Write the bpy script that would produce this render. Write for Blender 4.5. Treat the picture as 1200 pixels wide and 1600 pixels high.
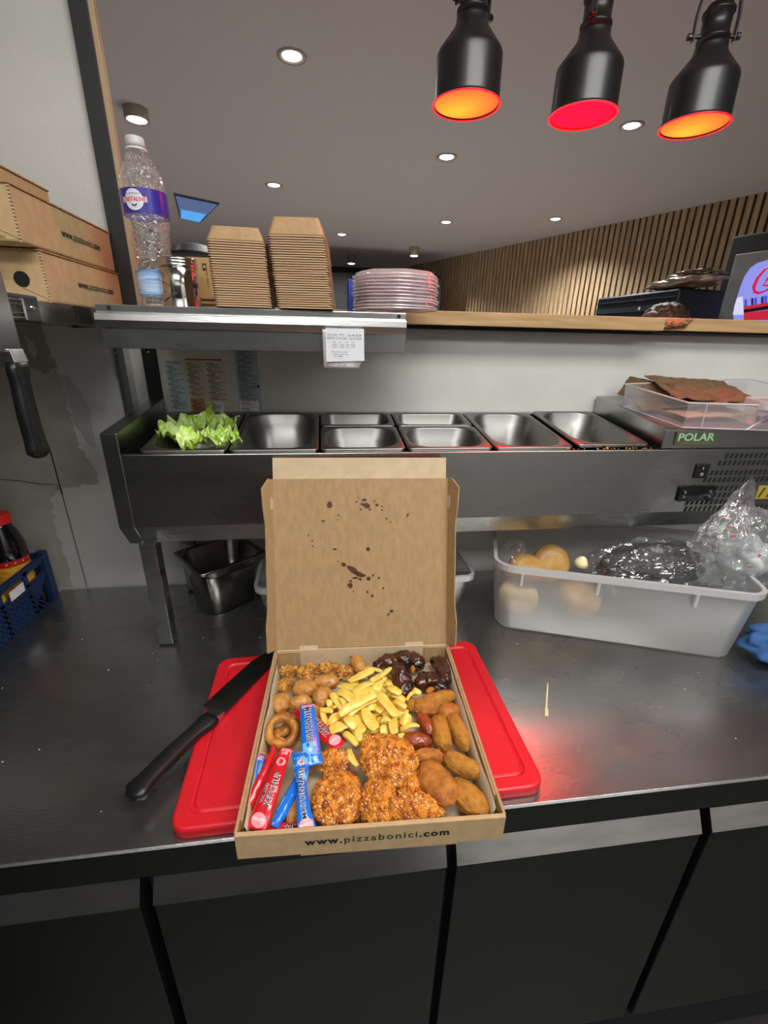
import bpy, bmesh, math, random
from mathutils import Vector, Matrix, Euler, noise
from mathutils.geometry import tessellate_polygon
for o in list(bpy.data.objects): bpy.data.objects.remove(o)
PI = math.pi
scene = bpy.context.scene
COL = scene.collection
V = Vector

# ------------------------------------------------------------------ camera
EYE = V((0, 0, 1.505)); FPX = 691.0
CAMR = Matrix(((0.99169963, 0.02680269, -0.12575156),
               (-0.12682814, 0.36464233, -0.92246983),
               (0.02112967, 0.93076183, 0.365015)))
cd = bpy.data.cameras.new('camera'); cam = bpy.data.objects.new('camera', cd); COL.objects.link(cam)
cd.sensor_fit = 'VERTICAL'; cd.sensor_height = 36; cd.lens = FPX / 1600 * 36; cd.clip_start = 0.02
cam.matrix_world = Matrix.Translation(EYE) @ CAMR.to_4x4()
scene.camera = cam

def at(px, py, axis, val):
    """a point of the photograph carried out to a real plane of the room (X, Y or Z = val)"""
    r = CAMR @ V((px - 600, 800 - py, -FPX)); i = 'XYZ'.index(axis)
    return EYE + r * ((val - EYE[i]) / r[i])

# ------------------------------------------------------------------ world, exposure
w = bpy.data.worlds.new('room_air'); scene.world = w; w.use_nodes = True
w.node_tree.nodes['Background'].inputs[0].default_value = (0.80, 0.88, 1.0, 1)
w.node_tree.nodes['Background'].inputs[1].default_value = 0.10
vs = scene.view_settings
vs.view_transform = 'Standard'; vs.look = 'None'; vs.gamma = 1; vs.use_curve_mapping = False; vs.exposure = 0.0

# ------------------------------------------------------------------ large lights
def area(name, loc, rot, sx, sy, power, col=(1, 1, 1)):
    l = bpy.data.lights.new(name, 'AREA'); l.shape = 'RECTANGLE'; l.size = sx; l.size_y = sy
    l.energy = power; l.color = col
    o = bpy.data.objects.new(name, l); o.location = loc; o.rotation_euler = rot; COL.objects.link(o); return o
area('kitchen_panel_light', (0.55, 0.08, 2.545), (0, 0, 0), 1.15, 0.45, 20, (1.0, 0.985, 0.94))
area('added_fill_light_rear', (-0.30, -1.0, 2.545), (0, 0, 0), 1.15, 0.45, 22, (0.98, 0.985, 1.0))  # added fill, brightens the wall and menus below the shelf
area('added_fill_light_right', (1.50, -1.0, 2.545), (0, 0, 0), 1.15, 0.45, 17, (0.98, 0.985, 1.0))  # added fill, brightens the right wall and the steel fronts

# ------------------------------------------------------------------ helpers: materials
def nn(nt, t, **kw):
    n = nt.nodes.new(t)
    for k, v in kw.items():
        if k in n.inputs: n.inputs[k].default_value = v
        else: setattr(n, k, v)
    return n
def rgb(c): return (c[0], c[1], c[2], 1)
MATS = {}
def mat(name, col, rough=0.5, metal=0.0, col2=None, vs=20, vlo=0.35, vhi=0.65, bump=0.0, bs=200, stretch=None,
        rough2=None, coat=0.0, sss=0.0, emit=None, es=0.0, spec=0.5, detail=4, alpha=1.0, rs=None):
    if name in MATS: return MATS[name]
    m = bpy.data.materials.new(name); m.use_nodes = True; nt = m.node_tree
    b = nt.nodes['Principled BSDF']; b.inputs['Base Color'].default_value = rgb(col)
    b.inputs['Roughness'].default_value = rough; b.inputs['Metallic'].default_value = metal
    b.inputs['Coat Weight'].default_value = coat; b.inputs['Specular IOR Level'].default_value = spec
    b.inputs['Alpha'].default_value = alpha
    if sss: b.inputs['Subsurface Weight'].default_value = sss; b.inputs['Subsurface Scale'].default_value = 0.01
    if emit: b.inputs['Emission Color'].default_value = rgb(emit); b.inputs['Emission Strength'].default_value = es
    tc = nt.nodes.new('ShaderNodeTexCoord'); mp = nt.nodes.new('ShaderNodeMapping')
    nt.links.new(tc.outputs['Object'], mp.inputs['Vector'])
    if stretch: mp.inputs['Scale'].default_value = stretch
    if col2 is not None:
        n = nn(nt, 'ShaderNodeTexNoise', Scale=vs, Detail=detail); nt.links.new(mp.outputs[0], n.inputs['Vector'])
        r = nt.nodes.new('ShaderNodeMapRange'); r.inputs[1].default_value = vlo; r.inputs[2].default_value = vhi
        nt.links.new(n.outputs['Fac'], r.inputs[0])
        x = nt.nodes.new('ShaderNodeMix'); x.data_type = 'RGBA'
        nt.links.new(r.outputs[0], x.inputs[0]); x.inputs[6].default_value = rgb(col); x.inputs[7].default_value = rgb(col2)
        nt.links.new(x.outputs[2], b.inputs['Base Color'])
    if rough2 is not None:
        n = nn(nt, 'ShaderNodeTexNoise', Scale=rs or vs, Detail=5.0); nt.links.new(mp.outputs[0], n.inputs['Vector'])
        r = nt.nodes.new('ShaderNodeMapRange'); r.inputs[1].default_value = 0.3; r.inputs[2].default_value = 0.7
        r.inputs[3].default_value = rough; r.inputs[4].default_value = rough2
        nt.links.new(n.outputs['Fac'], r.inputs[0]); nt.links.new(r.outputs[0], b.inputs['Roughness'])
    if bump:
        n = nn(nt, 'ShaderNodeTexNoise', Scale=bs, Detail=4.0); nt.links.new(mp.outputs[0], n.inputs['Vector'])
        bp = nn(nt, 'ShaderNodeBump', Strength=bump, Distance=0.002)
        nt.links.new(n.outputs['Fac'], bp.inputs['Height']); nt.links.new(bp.outputs[0], b.inputs['Normal'])
    MATS[name] = m; return m

def clear_mat(name, tint=(1, 1, 1), opaque=0.1, rough=0.08, gloss=0.12, milky=(0.8, 0.8, 0.8), bump=0.0, bs=60, translucent=0.0):
    """thin clear plastic: see-through, with a glossy skin and a little milkiness"""
    if name in MATS: return MATS[name]
    m = bpy.data.materials.new(name); m.use_nodes = True; nt = m.node_tree; nt.nodes.clear()
    out = nt.nodes.new('ShaderNodeOutputMaterial')
    tr = nn(nt, 'ShaderNodeBsdfTransparent', Color=rgb(tint)); gl = nn(nt, 'ShaderNodeBsdfGlossy', Roughness=rough, Color=(1, 1, 1, 1))
    df = nn(nt, 'ShaderNodeBsdfDiffuse', Color=rgb(milky)); tl = nn(nt, 'ShaderNodeBsdfTranslucent', Color=rgb(milky))
    m0 = nn(nt, 'ShaderNodeMixShader'); m0.inputs[0].default_value = translucent
    nt.links.new(df.outputs[0], m0.inputs[1]); nt.links.new(tl.outputs[0], m0.inputs[2])
    m1 = nn(nt, 'ShaderNodeMixShader'); m1.inputs[0].default_value = opaque
    nt.links.new(tr.outputs[0], m1.inputs[1]); nt.links.new(m0.outputs[0], m1.inputs[2])
    lw = nn(nt, 'ShaderNodeLayerWeight', Blend=0.35)
    mr = nt.nodes.new('ShaderNodeMapRange'); mr.inputs[3].default_value = gloss; mr.inputs[4].default_value = min(1, gloss + 0.5)
    nt.links.new(lw.outputs['Facing'], mr.inputs[0])
    m2 = nt.nodes.new('ShaderNodeMixShader'); nt.links.new(mr.outputs[0], m2.inputs[0])
    nt.links.new(m1.outputs[0], m2.inputs[1]); nt.links.new(gl.outputs[0], m2.inputs[2])
    if bump:
        tc = nt.nodes.new('ShaderNodeTexCoord')
        n = nn(nt, 'ShaderNodeTexNoise', Scale=bs, Detail=3.0, Distortion=1.5); nt.links.new(tc.outputs['Object'], n.inputs['Vector'])
        bp = nn(nt, 'ShaderNodeBump', Strength=bump, Distance=0.01)
        nt.links.new(n.outputs['Fac'], bp.inputs['Height']); nt.links.new(bp.outputs[0], gl.inputs['Normal']); nt.links.new(bp.outputs[0], lw.inputs['Normal'])
    nt.links.new(m2.outputs[0], out.inputs[0]); MATS[name] = m; return m

# ------------------------------------------------------------------ helpers: meshes
def link(name, bm, m, parent=None, smooth=False, bevel=0.0, local=False, angle=40):
    me = bpy.data.meshes.new(name)
    bmesh.ops.recalc_face_normals(bm, faces=bm.faces)
    bm.to_mesh(me); bm.free()
    for mm in (m if isinstance(m, (list, tuple)) else [m]): me.materials.append(mm)
    o = bpy.data.objects.new(name, me); COL.objects.link(o)
    if smooth: me.polygons.foreach_set('use_smooth', [True] * len(me.polygons))
    if bevel:
        md = o.modifiers.new('bevel', 'BEVEL'); md.width = bevel; md.segments = 2; md.limit_method = 'ANGLE'; md.angle_limit = math.radians(angle)
    if parent:
        o.parent = parent
        if not local: o.matrix_parent_inverse = worldmat(parent).inverted()
    return o
def worldmat(o):
    m = Matrix.LocRotScale(o.location, o.rotation_euler, o.scale)
    if o.parent: m = worldmat(o.parent) @ o.matrix_parent_inverse @ m
    return m
def tag(o, label, cat, group=None, kind=None):
    if label: o['label'] = label
    if cat: o['category'] = cat
    if group: o['group'] = group
    if kind: o['kind'] = kind
    return o
def thing(name, label, cat, loc=(0, 0, 0), rot=(0, 0, 0), group=None):
    o = bpy.data.objects.new(name, None); COL.objects.link(o); o.empty_display_size = 0.02
    o.location = loc; o.rotation_euler = rot
    return tag(o, label, cat, group)
def struct(name, bm, m, **k):
    o = link(name, bm, m, **k); o['kind'] = 'structure'; return o
def dup(root, loc=None, rot=None, label=None, group=None):
    r = root.copy(); COL.objects.link(r)
    if loc is not None: r.location = loc
    if rot is not None: r.rotation_euler = rot
    if label: r['label'] = label
    if group: r['group'] = group
    for ch in list(root.children):
        c = ch.copy(); COL.objects.link(c); c.parent = r
        for g in list(ch.children):
            d = g.copy(); COL.objects.link(d); d.parent = c
    return r
def NB(): return bmesh.new()
def bx(bm, x0, x1, y0, y1, z0, z1, mi=0, mx=None):
    vs_ = [bm.verts.new(V(p) if mx is None else mx @ V(p)) for p in
           ((x0, y0, z0), (x1, y0, z0), (x1, y1, z0), (x0, y1, z0), (x0, y0, z1), (x1, y0, z1), (x1, y1, z1), (x0, y1, z1))]
    for f in ((0, 3, 2, 1), (4, 5, 6, 7), (0, 1, 5, 4), (1, 2, 6, 5), (2, 3, 7, 6), (3, 0, 4, 7)):
        bm.faces.new([vs_[i] for i in f]).material_index = mi
    return bm
def box(name, x0, x1, y0, y1, z0, z1, m, parent=None, bevel=0.0, **k):
    return link(name, bx(NB(), x0, x1, y0, y1, z0, z1), m, parent, bevel=bevel, **k)
def prism(bm, pts, a, b, axis='X', mi=0):
    """extrude a 2-D outline between a and b along an axis"""
    def P(p, t): return V((t, p[0], p[1])) if axis == 'X' else (V((p[0], t, p[1])) if axis == 'Y' else V((p[0], p[1], t)))
    A = [bm.verts.new(P(p, a)) for p in pts]; B = [bm.verts.new(P(p, b)) for p in pts]
    n = len(pts)
    bm.faces.new(A).material_index = mi; bm.faces.new(B[::-1]).material_index = mi
    for i in range(n): bm.faces.new((A[i], A[(i + 1) % n], B[(i + 1) % n], B[i])).material_index = mi
    return bm
def loft(bm, loops, cap0=False, cap1=False, closed=True, mi=0):
    R = [[bm.verts.new(V(p)) for p in L] for L in loops]; n = len(R[0])
    for a, b in zip(R[:-1], R[1:]):
        for i in range(n if closed else n - 1):
            j = (i + 1) % n
            try: bm.faces.new((a[i], a[j], b[j], b[i])).material_index = mi
            except ValueError: pass
    if cap0: bm.faces.new(R[0][::-1]).material_index = mi
    if cap1: bm.faces.new(R[-1]).material_index = mi
    return R
def rrect(w_, d, r, z, cx=0, cy=0, n=6):
    P = []
    for q, (sx, sy) in enumerate(((1, 1), (-1, 1), (-1, -1), (1, -1))):
        for k in range(n):
            a = q * PI / 2 + k / (n - 1) * PI / 2
            P.append((cx + sx * (w_ / 2 - r) + r * math.cos(a), cy + sy * (d / 2 - r) + r * math.sin(a), z))
    return P
def circ(r, z, n=32, cx=0, cy=0): return [(cx + r * math.cos(2 * PI * i / n), cy + r * math.sin(2 * PI * i / n), z) for i in range(n)]
def lathe(bm, prof, n=32, cx=0, cy=0, cap0=True, cap1=True, mi=0): return loft(bm, [circ(max(r, 1e-4), z, n, cx, cy) for r, z in prof], cap0, cap1, mi=mi)
def tube(bm, pts, r, n=8, mi=0, caps=True, rr=None):
    pts = [V(p) for p in pts]; L = []; up = V((0.13, 0.21, 0.97)).normalized()
    for i, p in enumerate(pts):
        t = (pts[min(i + 1, len(pts) - 1)] - pts[max(i - 1, 0)]).normalized()
        a = t.cross(up); a = a.normalized() if a.length > 1e-4 else t.orthogonal().normalized()
        b = a.cross(t); q = rr[i] if rr else r
        L.append([p + a * math.cos(2 * PI * k / n) * q + b * math.sin(2 * PI * k / n) * q for k in range(n)])
    loft(bm, L, caps, caps, mi=mi); return bm
def xf(bm, mx):
    bmesh.ops.transform(bm, matrix=mx, verts=bm.verts); return bm
def text_bm(body, size, extrude=0.0, offset=0.0, align='CENTER', sx=1.0, spacing=1.0, shear=0.0):
    c = bpy.data.curves.new('t', 'FONT'); c.body = body; c.size = size; c.extrude = extrude; c.offset = offset
    c.align_x = align; c.align_y = 'CENTER'; c.space_character = spacing; c.shear = shear; c.resolution_u = 3
    o = bpy.data.objects.new('t', c); COL.objects.link(o)
    dg = bpy.context.evaluated_depsgraph_get(); dg.update()
    me = bpy.data.meshes.new_from_object(o.evaluated_get(dg)); bm = NB(); bm.from_mesh(me)
    bpy.data.objects.remove(o); bpy.data.curves.remove(c); bpy.data.meshes.remove(me)
    if sx != 1: xf(bm, Matrix.Diagonal((sx, 1, 1, 1)))
    return bm
def frame(o, x, y, z=None):
    """matrix with the given origin and x / y directions"""
    x = V(x).normalized(); z_ = x.cross(V(y)).normalized(); y_ = z_.cross(x)
    m = Matrix((x, y_, z_)).transposed().to_4x4(); m.translation = V(o); return m
def words(parts, size, spacing, mx, parent, **k):
    # several words in different inks, set one after another
    xs = 0.0; pieces = []
    for body, m, off in parts:
        bm = text_bm(body, size, offset=off, align='LEFT', spacing=spacing); x0 = min(v.co.x for v in bm.verts); x1 = max(v.co.x for v in bm.verts)
        xf(bm, Matrix.Translation((xs - x0, 0, 0))); pieces.append((bm, m)); xs += x1 - x0 + size * 0.11 * spacing
    for bm, m in pieces: link('lettering', xf(bm, mx @ Matrix.Translation((-xs / 2, 0, 0))), m, parent, local=True)
def lettering(body, size, m, parent, o, x, y, name='lettering', **k):
    return link(name, xf(text_bm(body, size, **k), frame(o, x, y)), m, parent)

# ------------------------------------------------------------------ materials
WHITE_WALL = mat('painted_plaster', (0.60, 0.595, 0.555), 0.75, col2=(0.54, 0.535, 0.50), vs=6, bump=0.25, bs=90)
GREY_WALL = mat('bare_cement', (0.37, 0.35, 0.30), 0.85, col2=(0.44, 0.42, 0.365), vs=14, bump=0.4, bs=60)
PATCH = mat('cement_patch', (0.27, 0.255, 0.215), 0.85, col2=(0.33, 0.315, 0.27), vs=22)
PALEPATCH = mat('pale_filler', (0.43, 0.425, 0.39), 0.85)
CEIL = mat('ceiling_paint', (0.36, 0.335, 0.335), 0.8, bump=0.15, bs=300)
STEEL_TOP = mat('worn_counter_steel', (0.40, 0.395, 0.38), 0.21, 0.95, col2=(0.44, 0.435, 0.42), vs=7, vlo=0.2, vhi=0.8, rough2=0.31, rs=9, bump=0.08, bs=140, stretch=(1, 2.2, 1))
STEEL = mat('brushed_steel', (0.44, 0.44, 0.425), 0.25, 1.0, col2=(0.38, 0.38, 0.37), vs=4, vlo=0.2, vhi=0.8, bump=0.03, bs=14, stretch=(1, 1, 5), rough2=0.31)
STEEL_LT = mat('bright_steel', (0.74, 0.74, 0.72), 0.26, 1.0, col2=(0.62, 0.62, 0.60), vs=12, bump=0.05, bs=60, stretch=(1, 1, 6))
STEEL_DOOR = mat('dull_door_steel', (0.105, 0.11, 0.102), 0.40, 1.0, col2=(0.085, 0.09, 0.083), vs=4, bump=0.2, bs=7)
STEEL_PAN = mat('pan_steel', (0.24, 0.235, 0.22), 0.34, 1.0, rough2=0.45, rs=14, bump=0.04, bs=30)
CHROME = mat('chrome', (0.75, 0.75, 0.75), 0.08, 1.0)
BLADE = mat('dark_blade_steel', (0.16, 0.165, 0.165), 0.3, 1.0, col2=(0.22, 0.22, 0.22), vs=25)
BLACK = mat('black_plastic', (0.008, 0.008, 0.009), 0.38)
BLACK_MATT = mat('black_matt', (0.006, 0.006, 0.006), 0.7)
BLACK_METAL = mat('black_lacquered_metal', (0.010, 0.010, 0.011), 0.38, 0.0, coat=0.06, spec=0.8)
FRAME_GREY = mat('charcoal_frame', (0.017, 0.018, 0.018), 0.5)
DARK = mat('dark_void', (0.004, 0.004, 0.004), 0.9)
RED_BOARD = mat('red_polyethylene', (0.62, 0.010, 0.020), 0.42, col2=(0.55, 0.009, 0.017), vs=30, bump=0.12, bs=500, sss=0.05)
CARD = mat('brown_cardboard', (0.42, 0.265, 0.125), 0.8, col2=(0.36, 0.225, 0.105), vs=120, bump=0.1, bs=300, stretch=(1, 1, 0.25))
CARD_OUT = mat('kraft_outer_cardboard', (0.50, 0.34, 0.175), 0.75, col2=(0.44, 0.30, 0.15), vs=60, bump=0.06, bs=200)
CARD_LT = mat('pale_cardboard', (0.60, 0.46, 0.29), 0.75, col2=(0.53, 0.40, 0.25), vs=50)
CARD_EDGE = mat('cardboard_edge', (0.22, 0.115, 0.045), 0.85, col2=(0.45, 0.29, 0.14), vs=400)
KRAFT = mat('kraft_board', (0.43, 0.27, 0.13), 0.7, col2=(0.37, 0.225, 0.10), vs=90)
KRAFT_EDGE = mat('kraft_rim', (0.62, 0.42, 0.24), 0.7)
GREASE = mat('grease_stain', (0.085, 0.035, 0.014), 0.45)
INK = mat('black_ink', (0.02, 0.018, 0.015), 0.6)
GREEN_INK = mat('green_ink', (0.045, 0.07, 0.025), 0.6)
OAK = mat('oak_worktop', (0.52, 0.34, 0.16), 0.5, col2=(0.36, 0.22, 0.095), vs=9, vlo=0.3, vhi=0.7, stretch=(1, 9, 12), detail=6, bump=0.1, bs=40)
OAK_DK = mat('oak_slat', (0.40, 0.28, 0.155), 0.6, col2=(0.27, 0.185, 0.10), vs=5, stretch=(6, 6, 1), detail=6)
CHIP = mat('chipped_particle_board', (0.50, 0.24, 0.10), 0.9, col2=(0.16, 0.07, 0.03), vs=180, bump=1.0, bs=200)
WHITE = mat('white_paper', (0.80, 0.80, 0.80), 0.6)
PINK = mat('pink_print', (0.86, 0.33, 0.36), 0.35)
REDP = mat('red_sachet_film', (0.62, 0.010, 0.018), 0.22, coat=0.5, bump=0.35, bs=120)
BLUEP = mat('blue_sachet_film', (0.008, 0.17, 0.72), 0.22, coat=0.5, bump=0.35, bs=120)
SKYP = mat('light_blue_print', (0.16, 0.50, 0.85), 0.3, coat=0.4)
PARCH = mat('greaseproof_paper', (0.45, 0.36, 0.24), 0.6, bump=0.4, bs=50)
def emitter(name, col, s): return mat(name, (0, 0, 0), 0.5, emit=col, es=s)
SPOT_E = emitter('downlight_glow', (1, 1, 1), 14)

# ------------------------------------------------------------------ setting
TOPZ = 0.90; WY = 1.062; CZ = 2.6
struct('floor', bx(NB(), -3.4, 4.8, WY + .1, 9, -0.05, 0), mat('pale_floor', (0.42, 0.38, 0.35), 0.5, col2=(0.36, 0.33, 0.30), vs=2))
struct('floor', bx(NB(), -3.4, 4.8, -1.7, WY + .1, -0.05, 0), mat('dark_floor_tiles', (0.035, 0.033, 0.032), 0.5, col2=(0.05, 0.047, 0.045), vs=4))
struct('ceiling', bx(NB(), -3.4, 4.8, -1.7, 9, CZ, CZ + 0.06), CEIL)
bm = NB(); bx(bm, -1.05, 2.6, WY, WY + 0.11, 0, 1.532); bx(bm, -1.05, -0.395, WY, WY + 0.02, 1.532, CZ)
wb = struct('wall_back', bm, WHITE_WALL)
def blotch(name, pts, y, m, parent, seed=0, amp=0.006, sub=6):
    """a stain or patch of plaster with a ragged outline, a hair proud of the wall"""
    random.seed(seed); P = []
    for i, p in enumerate(pts):
        q = pts[(i + 1) % len(pts)]
        for k in range(sub):
            t = k / sub; P.append((p[0] + (q[0] - p[0]) * t + random.uniform(-amp, amp), p[1] + (q[1] - p[1]) * t + random.uniform(-amp, amp)))
    b = NB(); vv_ = [b.verts.new((p[0], y - 0.0012, p[1])) for p in P]
    for tri in tessellate_polygon([[V((p[0], p[1], 0)) for p in P]]): b.faces.new([vv_[k] for k in tri])
    return link(name, b, m, parent)
def wl(px, py): p = at(px, py, 'Y', WY - 0.001); return (p.x, p.z)
def wpoly(pts): return [wl(*p) for p in pts]
blotch('cement_patch', [(-1.045, 1.52), (-0.47, 1.52)] + wpoly([(66, 508), (84, 560), (97, 600), (112, 655), (125, 700), (152, 742), (150, 756), (95, 762), (80, 780), (90, 830), (108, 880), (115, 917)]) + [(-1.045, 0.90)], WY, GREY_WALL, wb, 1)
blotch('dark_wall_patch', wpoly([(0, 506), (62, 508), (78, 545), (88, 575), (70, 585), (40, 570), (0, 575)]), WY - 0.0012, PATCH, wb, 2, 0.003)  # darker cement tone on the wall below the side shelf
blotch('filler_smear', wpoly([(36, 518), (52, 535), (60, 552), (55, 560), (45, 545)]), WY - 0.0024, PALEPATCH, wb, 3, 0.002)
blotch('filler_smear', wpoly([(98, 580), (118, 600), (140, 640), (150, 700), (138, 690), (118, 660), (104, 610)]), WY - 0.0013, PALEPATCH, wb, 4, 0.002)
bm = NB()
for i, (a, b_) in enumerate((((78, 702), (97, 772)), ((97, 772), (136, 917)))):
    p, q = at(*a, 'Y', WY - 0.001), at(*b_, 'Y', WY - 0.001); tube(bm, [p, q], 0.0016 if i == 0 else 0.0008, 5)
tube(bm, [at(x, y, 'Y', WY - 0.002) for x, y in ((0, 749), (30, 751), (60, 756), (88, 757), (92, 765))], 0.0006, 5)
link('wall_crack', bm, DARK, wb)
struct('wall_front', bx(NB(), -1.05, 4.8, -1.75, -1.7, 0, CZ), mat('kitchen_tiles', (0.70, 0.70, 0.67), 0.35, col2=(0.62, 0.62, 0.60), vs=3))
struct('added_dark_panel_1', bx(NB(), -1.04, 0.62, -1.698, -1.68, 0, 2.15), mat('added_panel_black', (0.02, 0.02, 0.02), 0.6))  # added dark sheet out of view, gives the steel fronts a dark reflection
struct('wall_left', bx(NB(), -1.09, -1.05, -1.7, WY, 0, CZ), GREY_WALL)
struct('added_dark_panel_2', bx(NB(), -1.0498, -1.04, -1.6, 0.15, 0, 2.15), MATS['added_panel_black'])  # second added sheet, darkens what the left steel faces mirror
struct('wall_left_dining', bx(NB(), -3.4, -3.35, WY + 0.11, 9, 0, CZ), CEIL)
struct('wall_far', bx(NB(), -3.4, 4.8, 8.35, 8.4, 0, CZ), mat('dark_far_wall', (0.03, 0.03, 0.032), 0.8))
# pass opening: charcoal post with a thin oak edge
struct('trim_1', bx(NB(), -0.405, -0.3745, WY - 0.012, WY + 0.010, 1.532, CZ), FRAME_GREY, bevel=0.001)
struct('trim_2', bx(NB(), -0.3743, -0.3655, WY - 0.012, WY + 0.004, 1.532, CZ), mat('oak_edge', (0.45, 0.31, 0.18), 0.5), bevel=0.001)
# slat wall, running obliquely through the dining room
A = V((1.45, 7.92, 0)); B = V((3.37, 3.606, 0)); d = (B - A).normalized(); nrm = V((-d.y, d.x, 0))
if nrm.x > 0: nrm = -nrm
M_ = frame(A, d, nrm); length = (B - A).length + 2.3
mxw = Matrix((d, nrm, V((0, 0, 1)))).transposed().to_4x4(); mxw.translation = A
bm = NB(); bx(bm, 0, length, -0.06, 0, 0, CZ, 0, mxw)
t = 0.01
while t < length - 0.05: bx(bm, t, t + 0.041, 0, 0.022, 0, CZ, 1, mxw); t += 0.0605
struct('wall_right', bm, [BLACK_MATT, OAK_DK])

# ------------------------------------------------------------------ ceiling lights
def downlight(px, py, label, r=0.045, surface=False, power=145):
    hh = 0.05 if py < 200 else 0.10; p = at(px, py, 'Z', CZ - (hh if surface else 0))
    t = thing('ceiling_light', label, 'light', (p.x, p.y, CZ), group='small lights in the dining room ceiling')
    b = NB()
    if surface:
        lathe(b, [(r, 0), (r, -hh), (r * 0.82, -hh), (r * 0.80, -hh + 0.015)], 28, cap0=False, cap1=False); zf = -hh + 0.0005
    else:
        lathe(b, [(r * 1.25, 0), (r * 1.2, -0.006), (r, -0.006), (r * 0.8, -0.001)], 28, cap0=False, cap1=False); zf = -0.002
    link('housing', b, mat('light_housing', (0.26, 0.22, 0.18), 0.35), t, smooth=True, local=True)
    b = NB(); lathe(b, [(r * 0.8, zf), (r * 0.5, zf - 0.006), (0.001, zf - 0.008)], 24, cap0=False); link('lamp_lens', b, SPOT_E, t, local=True)
    l = bpy.data.lights.new('spot_beam', 'SPOT'); l.energy = power; l.spot_size = 2.4; l.spot_blend = 0.9; l.shadow_soft_size = 0.04
    o = bpy.data.objects.new('spot_beam', l); COL.objects.link(o); o.parent = t; o.location = (0, 0, zf - 0.03)
for px, py, s, lab in ((214, 188, 1, 'round surface mounted ceiling spotlight above the clear water bottle'),
                    (456, 87, 0, 'bright recessed spotlight nearest the top of the ceiling, left of the lamps'),
                    (428, 289, 0, 'recessed spotlight above the left stack of kraft boxes'),
                    (698, 245, 0, 'recessed spotlight below the first heat lamp'),
                    (987, 196, 0, 'recessed spotlight between the second and third heat lamps'),
                    (697, 347, 0, 'small recessed spotlight above the clear lids, far back'),
                    (868, 342, 0, 'bright recessed spotlight near the slatted wood wall'),
                    (534, 366, 0, 'recessed spotlight right beside the top of the right kraft box stack'),
                    (549, 412, 1, 'distant bright ceiling spotlight just left of the clear lids'),
                    (647, 400, 1, 'small cylinder ceiling spotlight by the far end of the slatted wall')):
    downlight(px, py, lab, 0.06 if s else (0.05 if py < 200 else 0.055), bool(s))
def ceiling_panel(x, y, lab):
    t = thing('ceiling_panel_light', lab, 'light', (x, y, CZ))
    b = NB(); bx(b, -0.6, 0.6, -0.24, 0.24, -0.045, 0); link('housing', b, mat('white_housing', (0.7, 0.7, 0.7), 0.5), t, local=True, bevel=0.004)
    b = NB(); bx(b, -0.575, 0.575, -0.22, 0.22, -0.050, -0.0451); link('diffuser', b, emitter('panel_glow', (1, 0.98, 0.94), 3), t, local=True)
ceiling_panel(0.55, 0.08, 'white strip light on the kitchen ceiling over the counter')
ceiling_panel(-0.30, -1.0, 'added unseen strip light on the kitchen ceiling, rear left')  # unseen fixture added to carry the rear fill
ceiling_panel(1.50, -1.0, 'added unseen strip light on the kitchen ceiling, rear right')  # unseen fixture added to carry the right-hand fill

# blue lit panel set in the ceiling
t = thing('ceiling_screen', 'blue lit panel set in the ceiling to the right of the bottle', 'screen', (-1.1, 5.1, CZ))
q = [at(x, y, 'Z', CZ - 0.012) for x, y in ((272, 304), (343, 319), (313, 348), (282, 342))]; c = sum(q, V()) / 4
b = NB(); loft(b, [[p + V((0, 0, 0.012)) for p in q], q], True, True); link('frame', b, mat('blue_black_case', (0.05, 0.07, 0.12), 0.3), t)
for nm, P, m in (('display', [c + (p - c) * 0.93 - V((0, 0, .001)) for p in q], emitter('screen_glow', (0.10, 0.15, 0.30), 0.9)),
                 ('picture', [q[0] * .45 + q[3] * .55 + V((.03, 0, -.002)), q[1] * .5 + q[2] * .5 + V((-.03, 0, -.002)), q[2] + V((0, -.03, -.002)), q[3] + V((.01, -.03, -.002))], emitter('screen_picture', (0.10, 0.40, 0.85), 1.0))):
    b = NB(); b.faces.new([b.verts.new(p) for p in P]); link(nm, b, m, t)
# black floor lamp and the black cabinet at the far end
c = at(303, 385, 'Y', 1.9); t = thing('floor_lamp', 'black floor lamp with a wide shade in the dining room, behind the steel can', 'lamp', (c.x, 1.9, 0))
b = NB(); lathe(b, [(0.03, c.z + .006), (0.055, c.z), (0.065, c.z - 0.02), (0.13, c.z - 0.035), (0.128, c.z - 0.04)], 28, c.x, c.y); link('shade', b, BLACK_MATT, t, smooth=True)
b = NB(); tube(b, [(c.x, c.y, c.z - .1), (c.x, c.y, 0)], 0.012, 6); lathe(b, [(.14, 0), (.14, .02), (.01, .03)], 20, c.x, c.y); link('stand', b, BLACK_MATT, t)
b = NB(); p = at(545, 428, 'Y', 6.5); bx(b, p.x - 1.3, p.x + 1.25, 6.5, 6.9, 0.0, p.z + 0.02); tag(link('bar_cabinet', b, BLACK_MATT, bevel=.01), 'tall black cabinet at the far end of the dining room', 'cabinet')

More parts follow.
